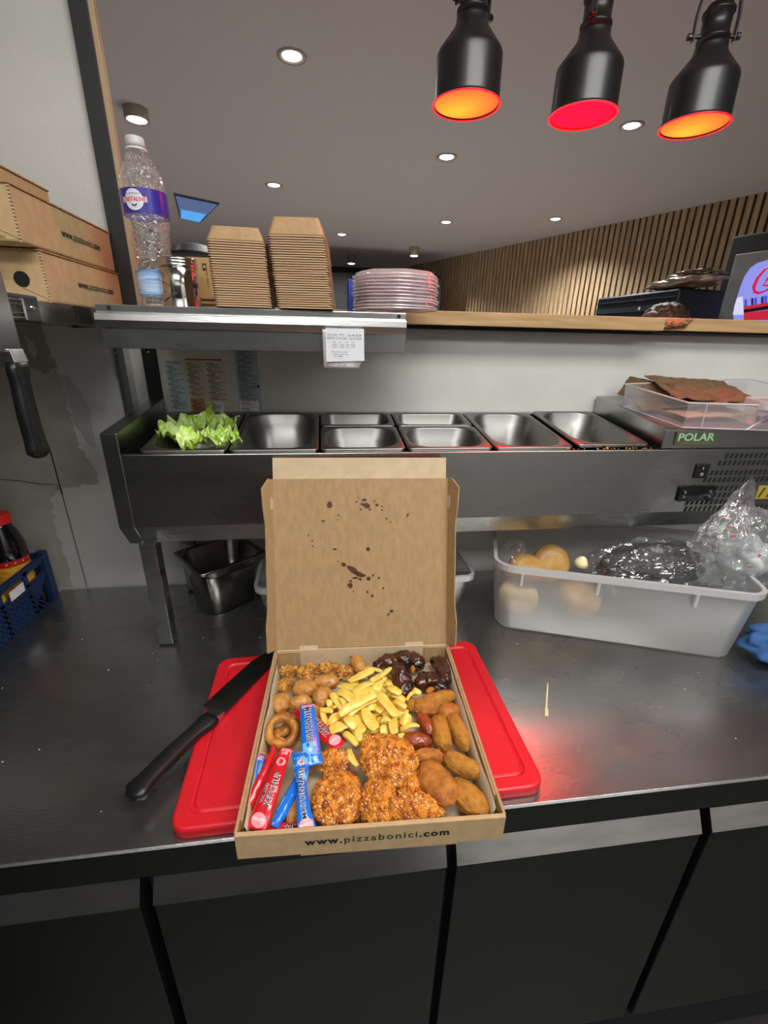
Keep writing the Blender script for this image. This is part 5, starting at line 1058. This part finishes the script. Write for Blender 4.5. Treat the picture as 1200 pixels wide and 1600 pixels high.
t = bag('plastic_bag', 'clear plastic bag of black crumbs heaped in the frosted tub', at(1022, 880, 'Y', 0.80), 0.125, 0.065, 0.055, FILM, 3, peak=[(-0.03, 0, -0.02, 3), (0.03, -0.02, 0.01, 2)])
b = NB(); bmesh.ops.create_icosphere(b, subdivisions=6, radius=1)
for v_ in b.verts:
    n_ = v_.co.copy(); q = V((n_.x * 0.122, n_.y * 0.058, n_.z * 0.050 - 0.004)) * (1 + 0.2 * noise.noise(n_ * 2)); d_ = noise.voronoi(q * 260)[0]; v_.co = q + n_ * 0.003 * (0.5 - d_[0])
tag(link('black_crumbs', b, mat('black_crumb', (0.018, 0.017, 0.017), 0.45, col2=(0.05, 0.048, 0.045), vs=300, bump=1.0, bs=400), t, local=True, smooth=False), None, None, kind='stuff')
t = bag('plastic_bag', 'milky crumpled plastic bag with a tall pointed corner at the right end of the tub', at(1160, 868, 'Y', 0.735), 0.105, 0.048, 0.085, FILM2, 8, peak=[(-0.01, 0.02, 0.02, 3)], sub=5, amp=0.3)
# the tall pointed corner: a folded sheet standing up
b = NB(); PK = [(1100, 855), (1108, 820), (1122, 800), (1145, 772), (1166, 748), (1179, 738), (1180, 760), (1176, 790), (1172, 830), (1176, 860)]
ctr = at(1140, 830, 'Y', 0.70); rim_ = [at(x, y, 'Y', 0.715 + 0.02 * math.sin(i * 2.1)) for i, (x, y) in enumerate(PK)]
L = []
for k in range(13):
    u = k / 12; L.append([ctr.lerp(r_, u) + V((0, -0.030 * (1 - u * u) + 0.012 * noise.noise(V((i * .9, u * 4, 2))), 0)) for i, r_ in enumerate(rim_)])
loft(b, L, closed=True); bmesh.ops.subdivide_edges(b, edges=b.edges, cuts=2, use_grid_fill=True)
for v_ in b.verts: v_.co += V((noise.noise(v_.co * 60), noise.noise(v_.co * 55 + V((9, 0, 0))), noise.noise(v_.co * 50 + V((0, 5, 0))))) * 0.006
link('pointed_corner', b, FILM2, t, smooth=False)
b = NB(); bmesh.ops.create_icosphere(b, subdivisions=4, radius=1)
for v_ in b.verts: n_ = v_.co.copy(); v_.co = V((n_.x * .05, n_.y * .05, n_.z * .045)) * (1 + .3 * noise.noise(n_ * 2.2))
link('bag_contents', b, mat('white_contents', (0.45, 0.47, 0.47), 0.6), t, local=True, smooth=True)
for (px, py, w_, h_) in ((1146, 838, 9, 4), (1172, 886, 7, 3), (1187, 868, 6, 4), (1139, 824, 6, 2.5)):
    p = at(px, py, 'Y', 0.628); b = NB(); bx(b, p.x - w_ * .0005, p.x + w_ * .0005, p.y, p.y + .0006, p.z - h_ * .0005, p.z + h_ * .0005); link('red_print', b, mat('pinkish_red_print', (0.6, 0.08, 0.12), .4), t)
t = bag('plastic_bag', 'small crumpled clear bag at the left end of the frosted tub', at(800, 872, 'Y', 0.86), 0.026, 0.03, 0.045, FILM, 14, sub=4)
b = NB(); bmesh.ops.create_icosphere(b, subdivisions=4, radius=1)
for v_ in b.verts: n_ = v_.co.copy(); v_.co = V((n_.x * .07, n_.y * .05, n_.z * .035)) * (1 + .5 * noise.noise(n_ * 2.2))
o = link('blue_cloth', b, mat('blue_cloth_fabric', (0.03, 0.10, 0.28), 0.8, bump=.5, bs=200), smooth=True); o.location = (0.915, 0.630, 0.942); tag(o, 'blue cloth bunched on the worktop beyond the right end of the tub', 'cloth')

# tubs behind the pizza box
t1 = tub('clear_container', 'clear plastic container left of the open lid, under the fridge', (-0.095, 0.947, 0.9), 0.02, 0.135, 0.155, 0.088, 0.018, CLR, FROST_RIM, rim=0.005, taper=0.013)
random.seed(6); b = NB()
for i in range(16): p = V((random.uniform(-.045, .045), random.uniform(-.05, .05), random.uniform(.008, .03))); q = p + V((random.uniform(-.03, .03), random.uniform(-.03, .03), random.uniform(-.004, .004))); tube(b, [p + t1.location, q + t1.location], .003, 6)
tag(link('plastic_sticks', b, mat('pale_sticks', (0.55, 0.53, 0.50), 0.4)), 'pale plastic sticks lying in the clear container left of the lid', 'cutlery', kind='stuff')
t2 = tub('clear_container', 'clear plastic container with red contents, right of the open lid', (0.255, 0.947, 0.9), 0.02, 0.150, 0.165, 0.098, 0.018, CLR, FROST_RIM, rim=0.005, taper=0.017)
for i, (dx, dy, rz, ry) in enumerate(((0.02, -0.03, 0.3, 0.4), (-0.02, 0.0, -0.5, 0.9), (0.035, 0.03, 1.2, 1.0))):
    b = NB(); bx(b, -0.02, 0.02, -0.004, 0.004, -0.045, 0.045); bmesh.ops.subdivide_edges(b, edges=b.edges, cuts=4, use_grid_fill=True)
    for v_ in b.verts: v_.co += V((1, 1, 0)) * .004 * noise.noise(v_.co * 60)
    o = link('red_pouch', b, mat('dark_red_film', (0.22, 0.008, 0.01), 0.25, coat=.5), smooth=True); o.location = V((0.255 + dx, 0.947 + dy, 0.965)); o.rotation_euler = (0.2, ry * .4, rz)
    tag(o, ('dark red pouch nearest the front of the container right of the open lid', 'dark red pouch leaning left in the middle of the container right of the open lid', 'dark red pouch sticking up farthest right beside the open lid')[i], 'pouch', 'red pouches beside the open lid')
b = NB(); bmesh.ops.create_icosphere(b, subdivisions=4, radius=1)
for v_ in b.verts: n_ = v_.co.copy(); v_.co = V((n_.x * .055, n_.y * .06, n_.z * .022)) * (1 + .3 * noise.noise(n_ * 3))
o = link('pink_bag', b, mat('pink_film', (0.42, 0.16, 0.17), 0.25, coat=.6, bump=1, bs=60), smooth=True); o.location = (0.255, 0.945, 0.928); tag(o, 'pink shiny pack in the bottom of the clear container right of the lid', 'pack')

# ------------------------------------------------------------------ clear tray with bags on the fridge cover
def zh(y): return 1.351 + (y - 0.81) * (zt(1.056) + 0.040 - 1.351) / 0.246
tr = thing('clear_tray', 'clear plastic tray of paper bags on top of the fridge cover', 'tray', (0.85, 0.9, zh(.9)))
foot = [(0.705, 0.800), (0.672, 0.955), (1.06, 1.03), (1.08, 0.760)]
def fz(h, sc=1.0):
    cx, cy = 0.87, 0.91; return [(cx + (x - cx) * sc, min(1.054, cy + (y - cy) * sc), zh(min(y, 1.05)) + 0.001 + h) for x, y in foot]
b = NB(); loft(b, [fz(0, .97), fz(0.050, 1.0)], cap0=True)
link('tray_wall', b, clear_mat('tray_plastic', opaque=0.34, gloss=0.10, rough=0.2, milky=(0.60, 0.57, 0.60), translucent=0.3), tr)
b = NB(); L = fz(0.050, 1.0); tube(b, [V(p) for p in L] + [V(L[0])], 0.0018, 8); tube(b, [V(p) for p in fz(0.001, .97)] + [V(fz(0.001, .97)[0])], 0.0013, 8)
a_, c_ = V(fz(0, .972)[0]), V(fz(.05, 1.0)[0]); e_, f_ = V(fz(0, .972)[3]), V(fz(.05, 1.0)[3])
for s in (0.10, 0.52): tube(b, [a_.lerp(e_, s * .6 + .04) - V((0, .001, 0)), c_.lerp(f_, s) - V((0, .001, 0))], 0.0009, 6)
link('tray_rim', b, FROST_RIM, tr)
t = tub('clear_tray', 'second smaller clear tray with a heavy rim standing in front, cut by the right edge', (0.905, 0.800, zh(0.80) + 0.004), -0.03, 0.115, 0.05, 0.052, 0.008, CLR, FROST_RIM, rim=0.002, taper=0.004); t.rotation_euler = (0.1, 0, -0.03)
random.seed(15); cols = [mat('brown_bag_paper', (0.11, 0.06, 0.027), 0.75, col2=(0.16, 0.09, 0.04), vs=40, bump=.5, bs=60), mat('tan_bag_paper', (0.42, 0.27, 0.16), .7)]
for i, (cx, cy, cz, w_, d_, rx, ry, rz, m, lab) in enumerate(((0.845, 0.93, 0.045, 0.21, 0.13, 0.30, 0.06, 0.0, 0, 'dark brown paper bag lying highest in the clear tray'), (0.80, 0.93, 0.028, 0.20, 0.13, 0.15, -0.15, -0.3, 0, 'brown paper bag under the highest one in the clear tray'), (0.735, 0.97, 0.034, 0.05, 0.11, 0.2, -1.0, 0.2, 0, 'folded brown bag standing upright at the left end of the tray'),
                                   (0.82, 0.88, 0.012, 0.18, 0.09, 0.1, 0.0, 0.1, 1, 'tan paper bag seen through the front of the clear tray'))):
    b = NB(); bmesh.ops.create_grid(b, x_segments=24, y_segments=16, size=0.5)
    for v_ in b.verts: x, y = v_.co.x, v_.co.y; v_.co = (x * w_, y * d_, 0.004 * noise.noise(V((x * 5, y * 5, i))) + 0.003 * abs(noise.noise(V((x * 11, y * 9, i)))))
    o = link('paper_bag', b, cols[m], smooth=False); md = o.modifiers.new('thickness', 'SOLIDIFY'); md.thickness = 0.0015
    o.location = (cx, cy, zh(cy) + cz); o.rotation_euler = (rx, ry, rz); tag(o, lab, 'paper bag', 'paper bags in the clear tray')
t = thing('marker_pen', 'white and black marker lying in the second clear tray', 'pen', (0.9, 0.8, zh(.8) + .03)); b = NB(); p, q = V((0.872, 0.800, zh(.8) + .018)), V((0.955, 0.797, zh(.8) + .024)); tube(b, [p, p.lerp(q, .45)], .007, 14); link('pen_cap', b, BLACK, t, smooth=False); b = NB(); tube(b, [p.lerp(q, .45), q], .0065, 14); link('pen_barrel', b, WHITE, t)
b = NB(); p, q = V((0.868, 0.806, zh(.8) + .040)), V((0.95, 0.802, zh(.8) + .030)); t = thing('marker_pen', 'all white marker leaning in the second clear tray', 'pen', p); tube(b, [p, q], .006, 14); link('pen_barrel', b, WHITE, t)

# ------------------------------------------------------------------ crate, jar and black base at the left
sb = thing('black_cabinet', 'black cabinet left of the worktop carrying the blue crate', 'cabinet', (-0.86, 0.7, 0))
b = NB(); bx(b, -1.045, -0.6705, 0.2, 1.055, 0.0, 0.872); link('cabinet_body', b, BLACK_MATT, sb, bevel=.002)
b = NB(); bx(b, -0.673, -0.6695, 0.2, 1.055, 0.868, 0.8765); bx(b, -1.045, -0.6705, 0.2, 1.055, 0.872, 0.8755); link('cabinet_top', b, BLACK, sb)
cr = thing('plastic_crate', 'dark blue lattice plastic crate holding jars at the left edge', 'crate', (-0.85, 0.8, 0.877))
CB = mat('crate_blue', (0.010, 0.032, 0.11), 0.45)
X0, X1, Y0, Y1, Z0, Z1 = -1.02, -0.670, 0.52, 1.030, 0.877, 1.016
b = NB(); bx(b, X0, X1, Y0, Y1, Z0, Z0 + .006); link('crate_floor', b, CB, cr)
def lattice(P, U, Wd, H_, name):
    b = NB(); U = V(U); N_ = V((U.y, -U.x, 0)); P = V(P)
    def bar(a, c, w_, dz=0):
        a, c = V((a[0], a[1], 0)), V((c[0], c[1], 0)); d_ = (c - a); n_ = V((-d_.y, d_.x, 0)).normalized() * w_ / 2
        q = [a + n_, c + n_, c - n_, a - n_]
        loft(b, [[P + U * x.x + V((0, 0, x.y)) + N_ * s for x in q] for s in (-0.002, 0.002)], True, True)
    bar((0, 0.006), (Wd, 0.006), 0.014); bar((0, H_ - .008), (Wd, H_ - .008), 0.018); bar((0, H_ * .70), (Wd, H_ * .70), 0.006)
    k = 0
    while k * 0.085 <= Wd: bar((k * .085 + .006, 0), (k * .085 + .006, H_), 0.012); k += 1
    s = -H_
    while s < Wd:
        for sg in (1, -1):
            a = [s if sg > 0 else s + H_, 0.0]; c = [s + H_ * .7 if sg > 0 else s + H_ * .3, H_ * .70]
            if min(a[0], c[0]) > 0 and max(a[0], c[0]) < Wd: bar(a, c, 0.0028)
        s += 0.0135
    return link(name, b, CB, cr)
lattice((X1, Y0, Z0), (0, 1, 0), Y1 - Y0, Z1 - Z0, 'crate_side'); lattice((X0, Y1, Z0), (1, 0, 0), X1 - X0, Z1 - Z0, 'crate_side'); lattice((X0, Y0, Z0), (0, 1, 0), Y1 - Y0, Z1 - Z0, 'crate_side'); lattice((X0, Y0, Z0), (1, 0, 0), X1 - X0, Z1 - Z0, 'crate_side')
b = NB(); bx(b, X1 - .004, X1 + .008, Y0, Y1, Z1 - .004, Z1); bx(b, X1 - .012, X1 + .006, Y1 - .010, Y1 + .004, Z0, Z1 + .008); link('crate_rim', b, CB, cr, bevel=.002)
p = at(28, 923, 'X', X1 + .003); b = NB(); bx(b, p.x, p.x + .0008, p.y - .026, p.y + .020, p.z - .011, p.z + .010); link('crate_label', b, WHITE, cr)
js = thing('sauce_jar', 'black sauce bottle with red lid and orange label standing in the blue crate', 'bottle', (-0.713, 0.985, 0.884))
js.scale = (.95, .95, .92)
b = NB(); lathe(b, [(0.036, 0), (0.038, 0.004), (0.038, 0.16), (0.040, 0.166), (0.0395, 0.19), (0.031, 0.228), (0.024, 0.243), (0.022, 0.258)], 36); link('bottle_body', b, mat('dark_sauce', (0.006, 0.005, 0.005), 0.12, coat=.6), js, smooth=True, local=True)
b = NB(); lathe(b, [(0.026, 0.250), (0.0265, 0.252), (0.0265, 0.270), (0.024, 0.273), (0.001, 0.2735)], 30); link('lid', b, mat('red_lid', (0.75, 0.015, 0.015), .35), js, smooth=False, local=True)
b = NB(); loft(b, [circ(.0386, .06, 36), circ(.0386, .150, 36)]); link('label_band', b, mat('orange_label', (0.75, 0.25, 0.02), .4, col2=(.8, .5, .05), vs=30, stretch=(1, 1, 4)), js, local=True, smooth=True)
b = NB(); loft(b, [circ(.0390, .148, 36), circ(.0390, .164, 36)]); link('label_stripe', b, mat('label_red2', (0.55, 0.02, 0.01), .4), js, local=True, smooth=True)
for k in range(8):
    a = -PI / 2 + (k - 2) * 0.42; b = NB(); lathe(b, [(0.0022, 0), (0.0005, .0003)], 10); xf(b, Matrix.Translation((.0394 * math.cos(a), .0394 * math.sin(a), .156)) @ Matrix.Rotation(a, 4, 'Z') @ Matrix.Rotation(PI / 2, 4, 'Y')); link('label_dot', b, mat('cream_dot', (0.9, .6, .4), .4), js, local=True)
yj = thing('yellow_jar', 'yellow labelled jar in the blue crate, cut by the left edge', 'jar', (-0.715, 0.885, 0.884)); b = NB(); lathe(b, [(.034, 0), (.036, .004), (.036, .10), (.028, .118), (.022, .124)], 30); link('jar_body', b, mat('yellow_label', (0.8, 0.62, 0.02), .4), yj, smooth=True, local=True)
b = NB(); lathe(b, [(.026, .120), (.026, .136), (.001, .137)], 24); link('lid', b, BLACK, yj, local=True)
random.seed(31)
for i in range(5):
    b = NB(); lathe(b, [(.016, 0), (.018, .004), (.018, .05), (.012, .06), (.001, .061)], 20); o = link('small_jar', b, mat('olive_jar', (0.12, 0.09, 0.03), .2, col2=(0.35, .33, .22), vs=60), smooth=True); o.location = (-0.700, 0.58 + i * .055, .884); tag(o, 'small dark jar standing inside the blue crate behind its lattice side', 'jar', 'small jars in the blue crate')

# ------------------------------------------------------------------ dining room: plant, black cabinet, cooler, person
pt = thing('potted_plant', 'dark leafy plant in the dining room, right of the oak edged post', 'plant', (at(216, 400, 'Y', 1.7).x, 1.7, 0))
cx = at(216, 400, 'Y', 1.7).x - .03; b = NB(); lathe(b, [(.09, 0), (.12, .02), (.14, .35), (.13, .36), (.125, .33)], 24, cx, 1.7); link('pot', b, BLACK_MATT, pt)
b = NB(); tube(b, [(cx, 1.7, .3), (cx + .01, 1.7, 1.2), (cx, 1.7, 1.9)], .012, 8); link('stem', b, mat('plant_stem', (.05, .035, .015), .8), pt)
random.seed(44); b = NB()
for i in range(260):
    z = random.uniform(1.2, 1.93); a = random.uniform(0, 2 * PI); r = random.uniform(.01, .085); o_ = V((cx + r * math.cos(a), 1.7 + r * math.sin(a), z)); d_ = V((math.cos(a), math.sin(a), random.uniform(-.6, .8))).normalized(); s_ = d_.cross(V((0, 0, 1))).normalized(); l_ = random.uniform(.03, .055); up = V((0, 0, .006))
    b.faces.new([b.verts.new(q) for q in (o_, o_ + d_ * l_ * .4 + s_ * l_ * .22 + up, o_ + d_ * l_, o_ + d_ * l_ * .4 - s_ * l_ * .22 + up)])
link('leaves', b, mat('dark_leaf', (0.012, 0.035, 0.012), .45, col2=(0.03, 0.09, 0.02), vs=12), pt)

def oriented(a, c_):
    d_ = (c_ - a); d_.z = 0; d_.normalize(); n_ = V((d_.y, -d_.x, 0)); n_ = -n_ if n_.y > 0 else n_; return d_, n_   # n_ faces the camera side
def on_face(px, py, P0, N_):
    r = CAMR @ V((px - 600, 800 - py, -FPX)); return EYE + r * ((P0 - EYE).dot(N_) / r.dot(N_))
def face_box(b, P0, d_, n_, u0, u1, t0, t1, z0, z1):   # u along the front, t towards the viewer
    mx = Matrix((d_, n_, V((0, 0, 1)))).transposed().to_4x4(); mx.translation = V((P0.x, P0.y, 0)); return bx(b, u0, u1, t0, t1, z0, z1, 0, mx)
hz = 1.742; a_, c_ = at(935, 466, 'Z', hz), at(1062, 450, 'Z', hz); d_, n_ = oriented(a_, c_)
hc = thing('hot_cabinet', 'black appliance with white logo standing in the dining room, left of the cooler', 'appliance', (a_.x, a_.y, 0)); W_ = (c_ - a_).length
b = NB(); face_box(b, a_, d_, n_, 0, W_, -.25, 0, 0, hz); link('cabinet_body', b, mat('blue_black', (0.006, .009, .013), .35), hc, bevel=.008)
b = NB(); face_box(b, a_, d_, n_, 0.01, W_, 0.0005, .008, hz - .035, hz - .028); face_box(b, a_, d_, n_, 0.01, W_, 0.0005, .006, hz - .085, hz - .060); link('edge_strip', b, mat('grey_blue', (.03, .05, .065), .3), hc)
b = NB(); lathe(b, [(.008, 0), (.001, .001)], 12); xf(b, frame(on_face(1001, 482, a_, n_) + n_ * .008, d_, (0, 0, 1))); link('knob', b, WHITE, hc)
b = NB(); p = on_face(1003, 469, a_, n_); u_m = (p - a_).dot(d_); face_box(b, a_, d_, n_, u_m - .03, u_m + .03, .008, .010, p.z - .003, p.z + .002); link('logo_mark', b, STEEL_LT, hc)
for i, (px, py, w_, h_, m, lab) in enumerate(((1068, 443, .19, .026, 1, 'lower brown paper parcel in clear film on the black appliance'), (1090, 430, .13, .024, 0, 'upper dark brown parcel on top of the black appliance'))):
    p = at(px, py, 'Z', hz + .03 + i * .05); b = NB(); bmesh.ops.create_icosphere(b, subdivisions=4, radius=1)
    for v_ in b.verts: g_ = v_.co.copy(); v_.co = (d_ * (g_.x * w_) - n_ * (g_.y * .10) + V((0, 0, g_.z * h_))) * (1 + .35 * noise.noise(g_ * 2.2 + V((i, 0, 0))))
    o = link('paper_parcel', b, mat('parcel_brown' + str(i), (.17, .12, .075) if m else (.06, .04, .025), .25, coat=.4, bump=1, bs=30), smooth=True); o.location = p; tag(o, lab, 'parcel')
kz = 1.99; a_, c_ = at(1145, 370, 'Z', kz), at(1200, 361, 'Z', kz); d_, n_ = oriented(a_, c_)
co = thing('drinks_cooler', 'black framed glass door drinks cooler with a red script letter, lit lilac', 'drinks cooler', (a_.x, a_.y, 0))
b = NB(); face_box(b, a_, d_, n_, 0, 0.80, -.55, 0, 0, kz); link('cooler_body', b, BLACK_MATT, co, bevel=.006)
p = on_face(1152, 398, a_, n_); ui = (p - a_).dot(d_)
b = NB(); face_box(b, a_, d_, n_, ui, 0.74, 0.0005, .012, 1.0, p.z); dr = link('door_frame', b, mat('cooler_grey', (.22, .23, .23), .45, col2=(.17, .18, .18), vs=14), co, bevel=.003)
def flat(name, pts, m, t=.014):
    b = NB(); P = [on_face(x, y, a_ + n_ * t, n_) for x, y in pts]; loft(b, [P, [p - n_ * .001 for p in P]], True, True); return link(name, b, m, dr)
flat('lit_window', [(1146, 489), (1150, 470), (1156, 450), (1163, 432), (1172, 419), (1183, 411), (1200, 406), (1218, 406), (1240, 415), (1250, 440), (1250, 520), (1146, 520)], emitter('cooler_lilac', (0.30, 0.33, 0.92), 0.9))
cpx = [(1206, 415), (1196, 420), (1184, 434), (1178, 448), (1179, 456), (1186, 458), (1197, 454), (1208, 446)]
b = NB(); tube(b, [on_face(x, y, a_ + n_ * .016, n_) for x, y in cpx], .008, 8, rr=[.003, .005, .007, .008, .007, .005, .004, .004]); tube(b, [on_face(x, y, a_ + n_ * .016, n_) for x, y in ((1208, 428), (1199, 436), (1193, 446), (1200, 446), (1208, 440))], .005, 8)
link('logo_script', b, mat('logo_red', (0.6, .01, .08), .4, emit=(.6, .01, .08), es=.6), dr)
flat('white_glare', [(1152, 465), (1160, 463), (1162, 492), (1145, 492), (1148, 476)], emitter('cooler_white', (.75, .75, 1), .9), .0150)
for k in range(9):
    x = 1163 + k * 5.2; y = 473 - k * .9; flat('bottle_print', [(x, y - 5 + k % 2), (x + 4, y - 6), (x + 4, y + 6), (x, y + 6)], emitter('print_%d' % (k % 3), ((.08, .08, .7), (.35, .3, .8), (.02, .02, .2))[k % 3], .9), .0155)
flat('red_band', [(1162, 479), (1210, 471), (1210, 476), (1162, 484)], emitter('band_red', (.7, .02, .05), .8), .0160); flat('dark_band', [(1162, 484), (1210, 476), (1210, 482), (1162, 489)], mat('dark_band_', (.03, .01, .02), .4), .0160); flat('red_band', [(1162, 489), (1210, 483), (1210, 500), (1162, 500)], MATS['band_red'], .0160)

# person in the dining room, only the hair and forehead show above the ledge
pp = at(1046, 500, 'Y', 1.75); PXx, PYy = pp.x, 1.75; top = at(1050, 473, 'Y', 1.75).z
pe = thing('person', 'person with short brown hair standing behind the oak ledge, head just in view', 'person', (PXx, PYy, 0))
H_ = top; hd_c = V((0, 0, H_ - 0.115))
me = bpy.data.meshes.new('body'); bm = NB()
J = {'pel': (0, 0, .93, .13), 'belly': (0, 0, 1.06, .125), 'chest': (0, 0.01, 1.24, .145), 'neckb': (0, 0.01, 1.37, .075), 'neck': (0, 0, 1.44, .052), 'jaw': (0, -.01, H_ - .17, .065), 'head': (0, -.002, H_ - .105, .088), 'crown': (0, .01, H_ - .075, .08)}
for s, n_ in ((1, 'l'), (-1, 'r')):
    J.update({n_ + 'sh': (s * .17, .01, 1.33, .058), n_ + 'el': (s * .22, .03, 1.05, .042), n_ + 'wr': (s * .20, -.12, .86, .028), n_ + 'ha': (s * .19, -.18, .82, .03), n_ + 'hip': (s * .09, 0, .86, .10), n_ + 'kn': (s * .10, -.01, .48, .062), n_ + 'an': (s * .10, .02, .09, .04), n_ + 'to': (s * .11, -.12, .04, .035)})
ks = list(J); vv = {k: bm.verts.new(J[k][:3]) for k in ks}
for a, b_ in [('pel', 'belly'), ('belly', 'chest'), ('chest', 'neckb'), ('neckb', 'neck'), ('neck', 'jaw'), ('jaw', 'head'), ('head', 'crown')] + [e for n_ in 'lr' for e in (('chest', n_ + 'sh'), (n_ + 'sh', n_ + 'el'), (n_ + 'el', n_ + 'wr'), (n_ + 'wr', n_ + 'ha'), ('pel', n_ + 'hip'), (n_ + 'hip', n_ + 'kn'), (n_ + 'kn', n_ + 'an'), (n_ + 'an', n_ + 'to'))]: bm.edges.new((vv[a], vv[b_]))
for n_, s in (('l', 1), ('r', -1)):
    for f_ in range(5):
        a = bm.verts.new((s * (.19 - .018 + f_ * .009), -.225 - (0.004 if f_ in (1, 2, 3) else 0), .80)) if f_ < 4 else bm.verts.new((s * .155, -.19, .815))
        c = bm.verts.new(a.co + V((0, -.018, -.022))); bm.edges.new((vv[n_ + 'ha'], a)); bm.edges.new((a, c)); ks += [None, None]
bm.to_mesh(me); bm.free(); bo = bpy.data.objects.new('body', me); COL.objects.link(bo)
md = bo.modifiers.new('skin', 'SKIN'); me.skin_vertices[0].data
for i, k in enumerate(ks): r = J[k][3] if k else .0085; me.skin_vertices[0].data[i].radius = (r, r * (.75 if k in ('pel', 'belly', 'chest') else 1))
me.skin_vertices[0].data[0].use_root = True
bo.modifiers.new('smooth', 'SUBSURF').levels = 2; bo.modifiers['smooth'].render_levels = 2
me.materials.append(mat('skin', (.55, .30, .21), .5, sss=.1)); bo.parent = pe
def ell(name, c, rx, ry, rz, m, sub=3, f=None):
    b = NB(); bmesh.ops.create_icosphere(b, subdivisions=sub, radius=1)
    for v_ in b.verts: n_ = v_.co.copy(); v_.co = V(c) + V((n_.x * rx, n_.y * ry, n_.z * rz)) * (f(n_) if f else 1)
    return link(name, b, m, pe, smooth=True, local=True)
ell('hair', (0, .022, H_ - .088), .094, .104, .090, mat('brown_hair', (.075, .035, .016), .6, col2=(.035, .016, .008), vs=90, bump=1, bs=120, stretch=(1, 1, .3)), 5, lambda n_: (1 + .10 * noise.noise(n_ * 5) + .05 * noise.noise(n_ * 14)) * (0.84 if (n_.y < -.35 and n_.x > -.1 and n_.z < .80) else 1))
for s in (-1, 1): ell('eye', (s * .031, -.083, H_ - .112), .012, .008, .009, WHITE, 2); ell('iris', (s * .031, -.0905, H_ - .112), .005, .003, .005, INK, 2); ell('ear', (s * .086, .01, H_ - .12), .008, .018, .028, MATS['skin'], 2)
ell('nose', (0, -.098, H_ - .138), .011, .016, .018, MATS['skin'], 2); ell('mouth', (0, -.083, H_ - .178), .022, .008, .006, mat('lips', (.45, .14, .12), .5), 2)
b = NB(); L = [circ(1, z, 24) for z in (0,)]; prof = [(.155, .118, .86), (.150, .115, 1.0), (.165, .125, 1.2), (.175, .115, 1.32), (.10, .085, 1.38), (.062, .062, 1.40)]
loft(b, [[(rx * math.cos(2 * PI * i / 24), ry * math.sin(2 * PI * i / 24) + .006, z) for i in range(24)] for rx, ry, z in prof], True, False); link('shirt', b, mat('dark_shirt', (.02, .02, .025), .8), pe, local=True, smooth=True)
